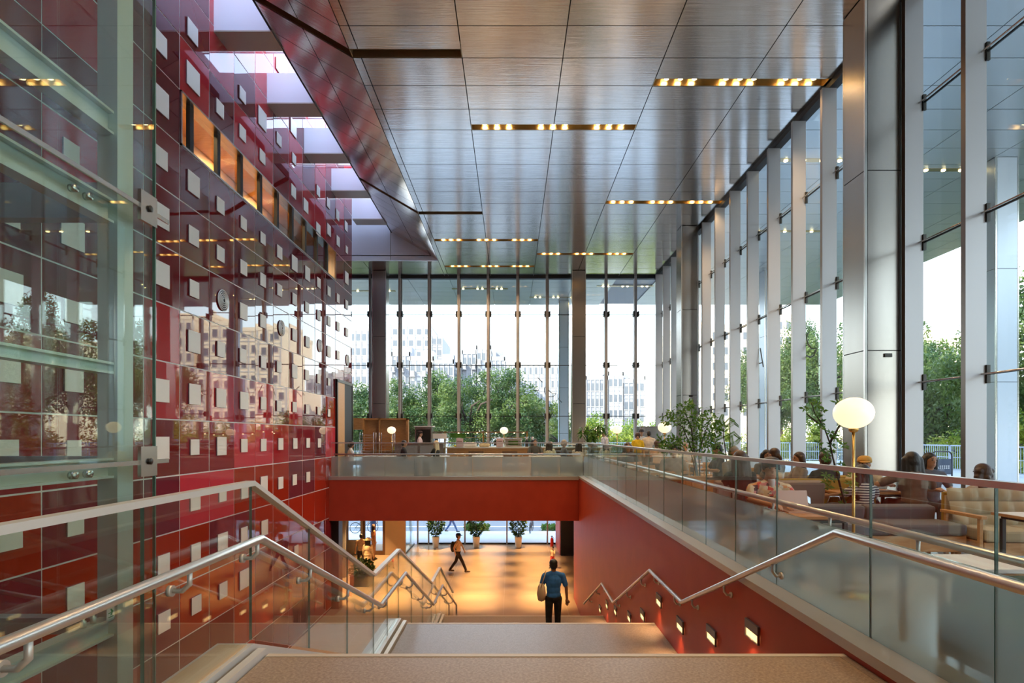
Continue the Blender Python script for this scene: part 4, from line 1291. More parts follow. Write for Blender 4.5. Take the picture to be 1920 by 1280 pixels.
# ------- near cafe zone, right of the stair
make_sofa('long low grey sofa with honey wood base, facing the viewer', 1.72, M['greyfab'], M['woodh'], (4.36, 6.82, 0), R(-1), seat=.48, back=.64)
make_sofa('beige tufted sofa with wooden arms at the right, mustard behind', 1.14, M['beigefab'], M['woodh'], (5.84, 6.60, 0), R(-2), seat=.44, back=.80, tuft=(6, 3), arms=True)
make_table('wood-edged table with white top and black legs at far right', 1.30, .62, M['white'], M['dark'], .73, .02, (5.50, 5.42, 0))
MBt = [o for o in COL.objects if o.get('label', '').startswith('wood-edged table')][0]
MB().box(-.66, -.325, .70, .66, -.31, .728).box(-.66, .31, .70, .66, .325, .728).box(-.665, -.325, .70, -.65, .325, .728).build('wood_edge', M['wood'], MBt)
make_table('white-topped table closest to the glass balustrade at lower right', .80, .48, M['white'], M['woodh'], .62, .03, (3.22, 3.98, 0))
make_armchair('dark green armchair, blurred behind the frosted glass at lower right', M['greenfab'], (3.10, 3.24, 0), 0, .66, .52)
make_table('wooden table carrying the open laptop', .72, .55, M['wood'], M['dark'], .70, .03, (3.0, 5.88, 0))
make_sofa('taupe sofa behind the laptop table', 1.5, M['taupe'], M['woodh'], (3.52, 7.55, 0), R(0), seat=.45, back=.88)
mus = make_sofa('mustard sofa back below the slender indoor tree', 1.35, M['mustard'], M['woodh'], (4.58, 8.55, 0), R(180), seat=.45, back=.87)
make_sofa('mustard bench sofa against the big steel column', 1.1, M['mustard'], M['woodh'], (5.25, 9.12, 0), 0, seat=.45, back=.84)
make_table('round-cornered wood table with paper cup before the big column', .95, .5, M['wood'], M['dark'], .72, .03, (4.95, 8.05, 0))
make_table('wood table with books behind the boy with the laptop', .95, .5, M['wood'], M['dark'], .73, .03, (4.15, 9.4, 0))

# boy with laptop
boy = person('person in a patterned red and cream shirt sitting behind an open laptop', (2.88, 6.42, 0), R(180), 'sit', 1.0, drop=.07, hair='mop', sleeve='short', shirt_mat=M['patch'],
             pants=(.08, .09, .12), voxel=.007, head_turn=R(-8), arms=dict(eL=(.25, .12, .79), wL=(.12, .36, .765), eR=(-.25, .12, .79), wR=(-.10, .36, .765)), lean=.12)
MB().ell((0, .088, .985), (.042, .055, .085)).build('undershirt', M['paper'], boy)
lt = thing('laptop', 'open rose-gold laptop on the wooden table in front of the boy', 'laptop', (3.0, 5.95, .70), R(180))
MB().box(-.16, -.11, 0, .16, .11, .014).build('keyboard_base', M['rose'], lt)
MB().box(-.16, -.118, .012, .16, -.108, .215, rot=(R(12), 0, 0), piv=(0, -.11, .012)).build('lid', M['rose'], lt)
cup = thing('paper_cup', 'tall white paper cup beside the boy\'s shoulder', 'cup', (3.18, 6.9, .0))
cup.location = (3.55, 9.35, .73)
MB().lathe([(.03, 0), (.043, .16)], seg=16).build('body', M['paper'], cup); MB().lathe([(.046, .158), (.046, .168), (.0, .17)], seg=16).build('lid', M['white'], cup)
cup.location = (4.38, 9.25, .73); cup.scale = (1.1, 1.1, 1.0)

# woman with striped top and phone
wst = person('person with long dark hair in a navy and white striped top, seen from behind', (4.66, 7.55, 0), R(10), 'sit', .97, drop=.17, hair='long', sleeve='short', shirt_mat=M['stripes'],
       voxel=.009, female=True, lean=.0, arms=dict(eL=(.24, .05, .72), wL=(.12, .30, .62), eR=(-.26, .06, .74), wR=(-.30, .28, .70)))
ph = MB(); ph.box(-.04, -.004, 0, .04, .004, .15, 0); ph.box(-.036, -.006, .008, .036, -.004, .142, 1)
o = ph.build('phone', [M['dark'], M['screen']], loc=(3.93, 7.55, .60)); o.rotation_euler = (R(-50), R(35), R(0)); tag(o, 'bright phone held by the woman in stripes', 'phone')
hb = thing('handbag', 'small black handbag beside the woman in stripes', 'bag', (4.22, 7.45, .46))
MB().box(-.11, -.05, 0, .11, .05, .16).build('bag_body', M['black'], hb, bevel=.03)
MB().tube([(-.09, 0, .15), (-.06, 0, .24), (.06, 0, .24), (.09, 0, .15)], .008, 6).build('handle', M['steel'], hb)
person('person in a mustard baseball cap and cream top facing left', (5.42, 8.75, 0), R(150), 'sit', .95, drop=.08, shirt=(.62, .52, .40), hat=('cap', (.55, .32, .08)), hairm='hairbrown', voxel=.012, sleeve='long', lean=.1)
person('person in a grey-brown t-shirt with elbow out, seen from behind', (5.46, 7.72, 0), R(-12), 'sit', 1.03, drop=.08, shirt=(.14, .105, .085), hair='bob', voxel=.010, lean=.12, arms=dict(eL=(.26, .1, .76), wL=(.1, .36, .76), eR=(-.40, .10, .80), wR=(-.16, .34, .78)))
person('person with dark hair and white mask behind the one in the grey-brown t-shirt', (6.05, 8.25, 0), R(180), 'sit', .95, shirt=(.1, .1, .12), hair='bob', voxel=.014)
person('person with long wavy brown hair behind the tufted sofa', (6.05, 7.3, 0), R(10), 'sit', .95, drop=.12, shirt=(.45, .40, .36), hair='curly', hairm='hairbrown', female=True, voxel=.012)
# row of people behind the boy
person('person with dark hair bun and hair clip, second row behind the boy', (4.62, 10.0, 0), R(20), 'sit', .97, shirt=(.25, .2, .18), hair='pony', hairm='hairbrown', female=True)
person('person in black with a reddish bob beside the boy\'s left shoulder', (3.10, 7.72, 0), R(5), 'sit', .98, shirt=(.012, .012, .014), hair='bob', hairm='hairbrown', female=True)
person('person with auburn hair in a striped grey shirt at the book table', (4.78, 9.45, 0), R(90), 'sit', .93, shirt=(.26, .22, .21), hair='bob', hairm='hairbrown', female=True)
person('person with brown hair tied back in a black top on the mustard sofa', (4.68, 8.5, 0), R(0), 'sit', .95, shirt=(.012, .013, .016), hair='bun', hairm='hairbrown', female=True)
person('person with short grey hair holding a cup, behind the fern', (4.05, 10.4, 0), R(200), 'sit', .99, shirt=(.30, .28, .25), hairm='hairgrey')
person('person with short black hair at the left edge of the leafy tree', (4.35, 12.0, 0), R(90), 'sit', 1.0, shirt=(.04, .04, .05))
person('person with black hair just right of the hair bun person', (4.92, 11.0, 0), R(180), 'sit', .93, shirt=(.1, .1, .1), hair='bob')

def small(name, label, cat, mb, m, loc, group=None, bevel=0):
    o = mb.build(name, m, loc=loc, bevel=bevel); tag(o, label, cat, group); return o
small('paper_cup', 'short paper cup on the wood table before the big column', 'cup', MB().lathe([(.030, 0), (.042, .095)], seg=16), M['paper'], (4.93, 7.9, .72))
tr = small('serving_tray', 'brown tray under the paper cup before the big column', 'tray', MB().box(-.16, -.11, 0, .16, .11, .012), M['wooddark'], (5.15, 7.92, .72))
for i, (x, lab) in enumerate(((4.32, 'open book on the table behind the boy'), (4.48, 'closed cream book beside the open one on the table behind the boy'))):
    small('book', lab, 'book', MB().box(-.08, -.06, 0, .08, .06, .02 + .012 * i), M['cream'], (x - .02, 9.3, .73))

# chairs and tables further down the cafe
ch0 = make_chair('pale wood cafe chair at the tables beside the long balustrade, nearest one', M['woodh'], M['wood'], 'cafe chairs beside the long balustrade')
ch0.location = (3.35, 6.95, 0); ch0.rotation_euler = (0, 0, R(200)); ch0.location = (3.05, 8.75, 0)
tb = [(3.15, 10.6), (3.2, 12.3), (3.15, 14.1), (3.25, 15.9), (3.2, 17.6), (5.1, 11.6), (5.2, 13.6), (5.2, 15.6), (5.1, 17.8)]
t0 = None
names_ = ['nearest', 'second', 'third', 'fourth', 'fifth']
for i, (x, y) in enumerate(tb):
    lab = ('%s cafe table down the row beside the long balustrade' % names_[i]) if i < 5 else ('%s cafe table down the row along the fins' % names_[i - 5])
    if t0 is None: t0 = make_table(lab, .62, .62, M['white'], M['woodh'], .73, .025, (x, y, 0), group='cafe tables in two rows')
    else: another(t0, (x, y, 0), 0, lab)
    for k, (dy, rz) in enumerate(((-.55, 0), (.55, 180))):
        if (i == 1 and k) : continue
        c_ = another(ch0, (x, y + dy, 0), R(rz), 'wood cafe chair on the %s side of the %s table %s' % (('near', 'far')[k], names_[i % 5], 'beside the long balustrade' if i < 5 else 'along the fins'))
# people among those tables
pp = [(3.2, 11.3, 180, 'sit', (.55, .50, .45), 'short', 'hair', 'person in a pale shirt at the nearest balustrade table'),
      (5.0, 16.4, 180, 'sit', (.70, .66, .60), 'short', 'hairgrey', 'person in white seated at the third fin-side table'),
      (4.9, 19.2, 0, 'sit', (.60, .40, .28), 'puff', 'hairbrown', 'person with curly brown hair seated near the grey fridge'),
      (3.05, 15.0, 180, 'sit', (.06, .06, .08), 'bob', 'hairbrown', 'person in dark clothes at the third balustrade table')]
for (x, y, rz, po, shc, ha, hmn, lab) in pp:
    person(lab, (x, y, 0), R(rz), po, 1.0, shirt=shc, hair=ha, hairm=hmn, voxel=.018)
# standing and sitting near the counter at the back right
person('person in a white shirt leaning, right of the small globe lamp', (3.95, 23.6, 0), R(110), 'stand', .98, shirt=(.62, .62, .70), hair='short', voxel=.018, sleeve='long', lean=.3)
person('person with curly hair in a yellow top near the grey fridge', (4.55, 20.6, 0), R(170), 'stand', .92, shirt=(.62, .42, .02), hair='puff', hairm='hairbrown', voxel=.018, female=True)
person('person in dark cap and light blue shirt by the grey fridge', (5.00, 22.0, 0), R(180), 'stand', 1.0, shirt=(.55, .60, .70), hat=('cap', (.03, .03, .05)), voxel=.018)
person('person in a cream shirt with back turned before the grey fridge', (4.95, 20.6, 0), R(0), 'stand', .97, shirt=(.62, .55, .48), hair='short', voxel=.018)
fg = thing('fridge', 'tall grey steel fridge in the far right corner of the cafe', 'fridge', (5.5, 22.9, 0))
MB().box(-.42, -.35, 0, .42, .35, 1.86).build('body', M['steelcol'], fg, bevel=.01); MB().box(-.40, -.37, .1, .40, -.352, 1.82).build('door', M['steel'], fg); MB().tube([(.33, -.40, .8), (.33, -.40, 1.3)], .012, 8).build('handle', M['dark'], fg)

# ------- row by the far balustrade
fb = ['leftmost', 'second', 'third', 'fourth', 'fifth']
bt_ = [(-4.9, 'left end'), (-2.9, 'second'), (-.9, 'third'), (1.2, 'right end')]
for i, (x, nm) in enumerate(bt_):
    make_table('pale-topped table behind the far balustrade, %s of the row' % nm, 1.15, .6, M['white'], M['woodh'], .74, .03, (x, 21.0, 0), group='tables behind the far balustrade')
    for k, dx in enumerate((-.95, .95)):
        if i == 3 and k == 1: continue
        c_ = another(ch0, (x + dx + (.0), 20.95, 0), R(-90 if k == 0 else 90), 'cafe chair at the %s side of the %s table behind the far balustrade' % (('left', 'right')[k], nm))
        c_['group'] = 'chairs behind the far balustrade'
        for q in c_.children:
            pass
person('person in a white shirt seated at the left end behind the far balustrade', (-6.0 + .12, 20.75, 0), R(-70), 'sit', .97, shirt=(.72, .72, .74), pants=(.10, .16, .26), hair='puff', voxel=.016)
person('person in a dark t-shirt seated facing right behind the far balustrade', (-3.95, 20.75, 0), R(-80), 'sit', 1.0, shirt=(.02, .025, .035), voxel=.016, arms=dict(eL=(.2, .12, .78), wL=(.13, .36, .80)))
person('person with blond hair in black seated behind the far balustrade', (-2.72, 20.45, 0), R(65), 'sit', 1.0, shirt=(.012, .012, .014), hair='long', hairm='cream', voxel=.016, female=True)
person('person in a dark grey shirt with a phone, facing the viewer at centre back', (.88, 21.6, 0), R(180), 'sit', 1.04, shirt=(.06, .065, .07), voxel=.016)
person('person with dark ponytail in sage green, seen from behind at centre back', (1.40, 21.35, 0), R(-20), 'sit', .97, shirt=(.42, .46, .38), hair='bob', voxel=.016, female=True)
person('person with grey hair and headscarf in dark blue at centre back', (1.95, 21.4, 0), R(-80), 'sit', 1.0, shirt=(.10, .12, .15), hair='puff', hairm='hairgrey', voxel=.016)
person('person in a cream shirt with black hair, below the drooping plant', (2.42, 20.6, 0), R(-15), 'sit', .95, shirt=(.62, .58, .50), hair='bob', voxel=.016)
for i, (x, y, lab) in enumerate(((-5.1, 20.95, 'plate on the left end table behind the far balustrade'), (-4.7, 21.05, 'second plate on the left end table behind the far balustrade'), (-3.1, 20.95, 'plate on the second table behind the far balustrade'), (-2.75, 21.05, 'second plate on the second table behind the far balustrade'), (-1.2, 21.0, 'plate on the third table behind the far balustrade'), (1.0, 21.0, 'plate on the right end table behind the far balustrade'))):
    small('plate', lab, 'plate', MB().lathe([(.05, 0), (.11, .018), (.105, .018), (.0, .006)], seg=16), M['paper'], (x, y, .74), 'plates on the far tables')

# ------- service zone at the back
sh_ = thing('shelf_unit', 'open wooden shelf unit with two bays at the left back', 'shelf', (-5.75, 25.0, 0))
sx0, sx1, sz1 = -6.55 + 5.75, -4.55 + 5.75, 2.25
MB().box(sx0, -.05, 0, sx0 + .06, .15, sz1).box(sx1 - .10, -.05, 0, sx1, .15, sz1).box(-.15 + .05, -.05, .9, -.05 + .0, .15, sz1).box(sx0, -.05, sz1 - .07, sx1, .15, sz1).box(sx0, .13, 0, sx1, .15, sz1).build('frame', M['wood'], sh_)
MB().box(sx0, -.30, .80, sx1, .15, .86).box(sx0, -.28, 0, sx1, -.24, .8).build('counter', M['wood'], sh_)
MB().box(sx0 - .35, -.25, 1.75, sx0 + .05, .1, sz1).build('wall_cabinet', M['wood'], sh_)
small('yellow_box', 'small yellow box on the shelf unit counter below the globe lamp', 'box', MB().box(-.17, -.08, 0, .17, .08, .13), M['yellow'], (-5.0, 24.85, .86))
def rack(x, y, lab):
    t = thing('tray_rack', lab, 'rack', (x, y, 0), group='tray racks before the shelf unit')
    for (a, b) in ((-.28, -.2), (.28, -.2), (-.28, .2), (.28, .2)): MB().tube([(a, b, 0), (a, b, 1.62)], .015, 8).build('upright', M['steel'], t)
    for k in range(12): MB().box(-.28, -.2, .3 + .11 * k, .28, .2, .312 + .11 * k).build('tray', M['steel'], t)
    return t
rack(-6.0, 23.7, 'left tray rack full of trays before the shelf unit'); rack(-5.25, 23.9, 'right tray rack beside the globe lamp before the shelf unit')
ov = thing('oven_unit', 'tall grey steel oven cabinet with white top behind the counter', 'oven', (-3.75, 24.4, 0))
MB().box(-.36, -.35, 0, .36, .35, 1.86).build('body', M['steelcol'], ov, bevel=.01); MB().box(-.40, -.38, 1.86, .40, .38, 1.90).build('top', M['white'], ov); MB().box(-.3, -.365, 1.1, .3, -.352, 1.75).build('door', M['dark'], ov)
person('person in a light uniform and dark cap standing before the oven cabinet', (-3.85, 23.75, 0), R(-90), 'stand', .97, shirt=(.62, .50, .54), hair='short', voxel=.018, hat=('cap', (.03, .015, .02)))
co = thing('counter', 'grey steel counter left of the wood-fronted service counter', 'counter', (-3.7, 22.9, 0))
MB().box(-.95, -.3, 0, .95, .3, 1.17).build('body', M['steelcol'], co); MB().box(-.97, -.32, 1.17, .97, .32, 1.21).build('worktop', M['steel'], co)
MB().box(-.7, -.305, .1, -.05, -.302, 1.1).build('door', M['greywall'], co); MB().box(.05, -.305, .1, .7, -.302, 1.1).build('door', M['greywall'], co)
c2 = thing('service_counter', 'long wood-fronted service counter in the middle of the back', 'counter', (.0, 23.9, 0))
MB().box(-2.7, -.3, 0, 3.0, .3, .97).build('front', M['wood'], c2); MB().box(-2.75, -.36, .97, 3.05, .36, 1.02).build('worktop', M['white'], c2)
for x in (-1.8, -.4, .9, 2.1): MB().box(x, -.325, .1, x + .62, -.302, .85).build('panel', M['wooddark'], c2)
shf = thing('glass_display_shelf', 'brass-framed shelf with small lamps over the service counter', 'shelf', (-.9, 24.6, 0))
for x in (-2.0, -.34 + .0, 1.55): MB().box(x - .03, -.03, 0, x + .03, .03, 1.68).build('post', M['brass'], shf)
MB().box(-2.6, -.15, 1.62, 1.6, .15, 1.66).build('upper_shelf', M['wooddark'], shf); MB().box(-2.0, -.12, 1.40, 1.6, .12, 1.42).build('lower_shelf', M['brass'], shf)
for k in range(8): MB().lathe([(.02, 0), (.03, .02)], (-1.4 + .4 * k, -.1, 1.59), 8).build('lamp', M['lamp'], shf)
MB().box(-2.55, -.17, 1.36, -1.9, -.16, 1.58).build('menu_board', M['paper'], shf); MB().box(-1.75, -.17, 1.40, -1.1, -.16, 1.58).build('menu_board', M['hedge'], shf)
for (px, y, lab) in ((862, 23.5, 'white notice with pink heading on the service counter, left one'), (937, 23.5, 'white notice with pink heading behind the globe lamp pole'), (1029, 23.5, 'white notice right of centre on the service counter')):
    t = thing('notice', lab, 'notice', ((px - 960) * y / F, y, 1.02), group='notices standing on the service counter')
    MB().box(-.14, -.005, 0, .14, .005, .36 if px < 1000 else .16).build('sheet', M['pinkpaper'], t)
    zz_ = .22 if px < 1000 else .09
    for k in range(4): MB().box(-.10 + .052 * k, -.008, zz_, -.06 + .052 * k, -.0055, zz_ + .035).build('heading_mark', M['wooddark'], t)
    MB().box(-.05, -.04, 0, .05, .04, .006).build('foot', M['steel'], t)
rr_ = random.Random(11)
its = [('paper_bag', 'bag', 'white paper bag heap on the left of the service counter'), ('paper_bag', 'bag', 'crumpled white bag beside the heap on the service counter'), ('till', 'till', 'dark point-of-sale screen on the service counter'), ('coffee_machine', 'coffee machine', 'steel coffee machine behind the globe lamp pole'), ('grinder', 'coffee grinder', 'coffee grinder right of the coffee machine'), ('grinder', 'coffee grinder', 'second coffee grinder right of the coffee machine'), ('bowl', 'bowl', 'yellow bowl on the left end of the service counter')]
small('paper_bag', its[0][2], 'bag', MB().box(-.28, -.1, 0, .28, .1, .20), M['paper'], (-1.75, 23.75, 1.02), bevel=.06)
small('paper_bag', its[1][2], 'bag', MB().box(-.22, -.1, 0, .22, .1, .14), M['cream'], (-1.15, 23.75, 1.02), bevel=.05)
cm = thing('coffee_machine', its[3][2], 'coffee machine', (.05, 23.9, 1.02))
MB().box(-.35, -.2, 0, .35, .2, .08).box(-.35, .0, .08, .35, .2, .3).box(-.38, -.18, .27, .38, .2, .36).build('body', M['steel'], cm, bevel=.02); MB().box(-.2, -.205, .1, .2, -.0, .24).build('front_panel', M['hedge'], cm)
for x, l in ((.62, its[4][2]), (.85, its[5][2])):
    gdr = thing('grinder', l, 'coffee grinder', (x, 23.9, 1.02)); MB().box(-.07, -.08, 0, .07, .08, .25).build('body', M['dark'], gdr); MB().lathe([(.03, .25), (.075, .4), (.075, .42), (0, .42)], seg=12).build('hopper', M['steel'], gdr)
small('bowl', its[6][2], 'bowl', MB().lathe([(.05, 0), (.13, .07), (.12, .07), (.0, .02)], seg=16), M['yellow'], (-2.35, 23.8, 1.02))
small('till', its[2][2], 'till', MB().box(-.15, -.02, .06, .15, .02, .26).box(-.05, -.05, 0, .05, .05, .06), M['dark'], (-.6, 23.8, 1.02))
kio = thing('pastry_case', 'glass display case with lamp at the right of the service counter', 'display case', (2.1, 23.1, 0))
MB().box(-.75, -.3, 0, .75, .3, .62).build('base', M['dark'], kio); MB().box(-.75, -.3, .62, .75, .3, 1.12).build('glass_box', M['glass'], kio); MB().box(-.78, -.33, 1.12, .78, .33, 1.15).build('top', M['white'], kio)
MB().box(-.7, -.25, .86, .7, .25, .875).build('shelf', M['steel'], kio)
small('orange_shade_lamp', 'small orange-topped lamp on the counter left of the pale outer column', 'lamp', MB().lathe([(.12, .12), (.10, .20), (.05, .22), (.02, .2)], seg=16).tube([(0, 0, 0), (0, 0, .2)], .012, 8), M['wood'], (1.6, 24.0, 1.02))

# ---------------------------------------------------------------- plants
def leaf_quad(mb, p, d, n, L, w, m=0):
    d = d.normalized(); s_ = d.cross(n).normalized()
    if s_.length < .5: return
    tip = p + d * L; mid = p + d * L * .5 + n * L * .06
    mb.add([p, mid + s_ * w / 2, tip, mid - s_ * w / 2], ((0, 1, 2, 3),), m)
def rv(r_): return Vector((r_.gauss(0, 1), r_.gauss(0, 1), r_.gauss(0, 1))).normalized()
def pot_plant(label, loc, h=1.35, pot=True, seed=1, group=None, rad=.42, dark='leafD', n=520, L=.16):
    q = random.Random(seed)
    t = thing('potted_plant', label, 'plant', loc, group=group)
    if pot:
        MB().lathe([(.13, 0), (.15, .02), (.20, .58), (.215, .60), (.19, .60), (.18, .54), (0, .54)], seg=24).build('pot', M['pot'], t)
        MB().lathe([(.0, .55), (.18, .55)], seg=18).build('soil', M['soil'], t)
    st_ = MB()
    z0 = .55
    tips = []
    for k in range(6):
        a = q.uniform(0, 2 * PI); r1 = q.uniform(.05, rad * .7)
        p = [(0, 0, z0), (r1 * .4 * math.cos(a), r1 * .4 * math.sin(a), z0 + h * .35), (r1 * math.cos(a), r1 * math.sin(a), z0 + h * q.uniform(.6, .9))]
        st_.tube(p, [.014, .01, .006], 6); tips.append(p)
    st_.build('stems', M['trunk'], t)
    lv_ = MB()
    for k in range(n):
        u = q.uniform(0, 2 * PI); zf = q.random()
        rr2 = rad * math.sqrt(max(.05, 1 - (2 * zf - 1) ** 2)) * q.uniform(.45, 1)
        p = Vector((rr2 * math.cos(u), rr2 * math.sin(u), z0 + .12 + zf * (h - .1)))
        d = (Vector((math.cos(u), math.sin(u), q.uniform(-.6, .7))) + rv(q) * .5)
        leaf_quad(lv_, p, d, (rv(q) + Vector((0, 0, 1))).normalized(), L * q.uniform(.7, 1.2), L * .55)
    lv_.build('foliage', M[dark], t)
    return t
Yp = 30.4
for i, (px, lab) in enumerate(((817, 'leafy plant in a tall white pot, left of three by the lower glass wall'), (893, 'leafy plant in a tall white pot, middle of three by the lower glass wall'), (972, 'leafy plant in a tall white pot, right of three by the lower glass wall'))):
    pot_plant(lab, ((px - 960) * Yp / F, Yp, -4.5), 1.15, True, 5 + i, 'potted plants by the lower glass wall', n=620)
t = pot_plant('low dark shrub in the lower hall behind the stair guard', (-6.35 + .3, 22.9, -4.5), .9, False, 33, rad=.45); t.location.z = -4.95
small('planter_box', 'dark planter box under the low dark shrub', 'planter', MB().box(-.38, -.38, 0, .38, .38, .42), M['dark'], (-6.05, 22.9, -4.5), bevel=.02)

def droop_plant(label, loc):
    q = random.Random(4); t = thing('potted_plant', label, 'plant', loc)
    MB().lathe([(.16, 0), (.22, .5), (.2, .5), (.19, .45), (0, .45)], seg=20).build('pot', M['pot'], t)
    s_ = MB(); lv_ = MB()
    for k in range(9):
        a = q.uniform(0, 2 * PI); r1 = q.uniform(.12, .45); zt = q.uniform(1.35, 1.95)
        p1 = Vector((r1 * math.cos(a), r1 * math.sin(a), zt))
        s_.tube([(0, 0, .45), (p1.x * .4, p1.y * .4, zt * .7), p1], [.02, .015, .008], 6)
        for j in range(24):
            d = Vector((math.cos(j * 2.1), math.sin(j * 2.1), q.uniform(-1.6, .1)))
            leaf_quad(lv_, p1 - Vector((0, 0, .28)) * q.random(), d, (rv(q) * .4 + Vector((0, 0, 1))).normalized(), q.uniform(.22, .36), .10)
    s_.build('stems', M['trunk'], t); lv_.build('foliage', M['leafC'], t)
droop_plant('potted plant with big drooping leaves at the corner of the balustrades', (2.86, 20.4, 0))

def indoor_tree(label, loc, pts, spray, L, w, seed, kind='small', nleaf=14, m='leafC'):
    q = random.Random(seed); t = thing('potted_tree', label, 'plant', loc)
    MB().lathe([(.16, 0), (.2, .42), (.18, .42), (.17, .38), (0, .38)], seg=20).build('pot', M['pot'], t)
    s_ = MB(); lv_ = MB()
    for br in pts:
        n = len(br); s_.tube(br, [.016 - .010 * i / (n - 1) for i in range(n)], 6)
    s_.build('trunk', M['trunk'], t)
    for (c, r_) in spray:
        c = Vector(c)
        for k in range(nleaf):
            off = rv(q) * r_ * q.uniform(.2, 1)
            if kind == 'whorl':
                a = k * 2 * PI / nleaf + q.uniform(-.3, .3)
                d = Vector((math.cos(a), math.sin(a) * .6, math.sin(a) * .7 + q.uniform(-.3, .5))); leaf_quad(lv_, c + off * .25, d, (Vector((0, -1, .5)) + rv(q) * .6).normalized(), L * q.uniform(.7, 1.1), w)
            else:
                d = rv(q) + off.normalized() * .7; leaf_quad(lv_, c + off, d, (rv(q) + Vector((0, 0, 1))).normalized(), L * q.uniform(.7, 1.2), w)
    lv_.build('foliage', M[m], t)
    return t
def loc_from(px, py, Y, base): p = W(px, py, Y); return (p.x - base[0], 0.0, p.z)
# slender tree with leaf whorls by the globe lamp
B = (4.25, 7.35, 0)
Yt = 7.35
main = [(1592, 985), (1583, 940), (1570, 890), (1562, 860), (1556, 830), (1545, 800), (1528, 775), (1520, 752)]
P = [(0, 0, .35)] + [loc_from(x, y, Yt, B) for x, y in main]
side1 = [loc_from(x, y, Yt, B) for x, y in ((1556, 830), (1570, 805), (1585, 782))]
side2 = [loc_from(x, y, Yt, B) for x, y in ((1545, 800), (1530, 790), (1512, 775))]
wh = [(1517, 752), (1530, 760), (1510, 765), (1527, 778), (1540, 792), (1533, 800), (1548, 812), (1555, 818), (1580, 785), (1572, 780), (1590, 778), (1585, 768), (1550, 768), (1560, 755), (1527, 812), (1560, 835), (1553, 845), (1566, 848), (1572, 822), (1545, 862), (1575, 870), (1545, 890), (1570, 900), (1558, 905), (1585, 905), (1590, 890), (1595, 905), (1562, 880), (1578, 945), (1585, 925), (1550, 912), (1540, 850), (1534, 830), (1580, 835)]
indoor_tree('slender indoor tree with starry leaf clusters left of the big globe lamp', B, [P, side1, side2], [(Vector(loc_from(x, y, Yt, B)) + Vector((0, rnd.uniform(-.12, .12), 0)), .07) for x, y in wh], .075, .027, 9, 'whorl', 9)
# bushy tree
B = (3.75, 11.3, 0); Yt = 11.3
br = [[(0, 0, .35)] + [loc_from(x, y, Yt, B) for x, y in c_] for c_ in ([(1302, 850), (1296, 800), (1285, 775), (1280, 768)], [(1300, 850), (1280, 800), (1262, 790)], [(1310, 850), (1322, 810), (1330, 790)], [(1296, 850), (1265, 838), (1252, 832)])]
sp = []
q = random.Random(2)
for (x, y, r_) in ((1282, 775, 20), (1268, 782, 18), (1300, 780, 24), (1320, 790, 22), (1330, 782, 20), (1300, 800, 22), (1335, 805, 22), (1345, 800, 12), (1310, 825, 22), (1290, 820, 22), (1260, 826, 18), (1330, 830, 26), (1275, 838, 22), (1310, 843, 28), (1335, 835, 22), (1252, 790, 12), (1290, 765, 10), (1250, 830, 10), (1245, 840, 10)):
    for k in range(3):
        sp.append((Vector(loc_from(x + q.uniform(-10, 10), y + q.uniform(-6, 6), Yt, B)) + Vector((0, q.uniform(-.3, .3), 0)), r_ * Yt / F))
indoor_tree('bushy leafy indoor tree half covering a globe lamp', B, br, sp, .085, .04, 10, 'small', 26)
# fern-like tree
B = (3.95, 10.35, 0); Yt = 10.35
ft = thing('potted_tree', 'feathery fern-leaved plant right of the bushy indoor tree', 'plant', B)
MB().lathe([(.14, 0), (.17, .4), (.15, .4), (.14, .36), (0, .36)], seg=20).build('pot', M['pot'], ft)
s_ = MB(); s_.tube([(0, 0, .35)] + [loc_from(x, y, Yt, B) for x, y in ((1362, 860), (1357, 820), (1356, 800))], [.014, .01, .008, .005], 6); s_.build('trunk', M['trunk'], ft)
lv_ = MB()
for (a, b, c_) in (((1356, 805), (1375, 792), (1386, 800)), ((1356, 800), (1368, 786), (1384, 790)), ((1357, 815), (1345, 822), (1335, 845)), ((1358, 822), (1375, 812), (1388, 822)), ((1356, 800), (1345, 790), (1340, 800)),
                    ((1360, 840), (1380, 830), (1392, 820)), ((1362, 850), (1382, 850), (1394, 838)), ((1368, 815), (1372, 830), (1374, 845)), ((1362, 855), (1350, 850), (1340, 862)), ((1356, 800), (1352, 786), (1360, 776))):
    A_, B_, C_ = (Vector(loc_from(x, y, Yt, B)) for x, y in (a, b, c_))
    C_ = C_ + Vector((0, rnd.uniform(-.15, .15), 0))
    lv_.tube([A_, B_, C_], .003, 4)
    for k in range(1, 22):
        u = k / 22; p = A_.lerp(B_, u * 2) if u < .5 else B_.lerp(C_, u * 2 - 1); d = (C_ - A_).normalized()
        for sgn in (-1, 1):
            sd = d.cross(Vector((0, 1, 0))).normalized() * sgn + d * .35
            leaf_quad(lv_, p, sd, Vector((0, -1, .3)).normalized(), .07 * (1.1 - u * .7), .013)
lv_.build('foliage', M['leafC'], ft)
# ---------------------------------------------------------------- people on the stair and below
man = person('person in a blue t-shirt and black trousers walking down the stairs', (.88, 12.05, -2.85), R(3), 'stairs', 1.0, shirt=(.04, .20, .62), pants=(.012, .012, .013),
             skin='skin2', hairm='hair', hair='short', voxel=.009, arms=dict(eL=(.27, .0, 1.13), wL=(.29, .04, .88), eR=(-.26, .02, 1.14), wR=(-.22, .20, 1.06)))
bg = thing('tote_bag', 'cream tote bag hanging from the shoulder of the person in blue', 'bag', (.62, 12.0, -2.0))
MB().lathe([(.02, 0), (.10, .04), (.13, .18), (.10, .34), (.06, .42)], seg=16).build('bag_body', M['cream'], bg)
bg.scale = (.75, 1.15, .9)
MB().tube([(-.02, .10, .36), (.06, .06, .60), (.13, .0, .72), (.08, -.08, .60), (-.02, -.10, .36)], .014, 6).build('strap', M['cream'], bg)

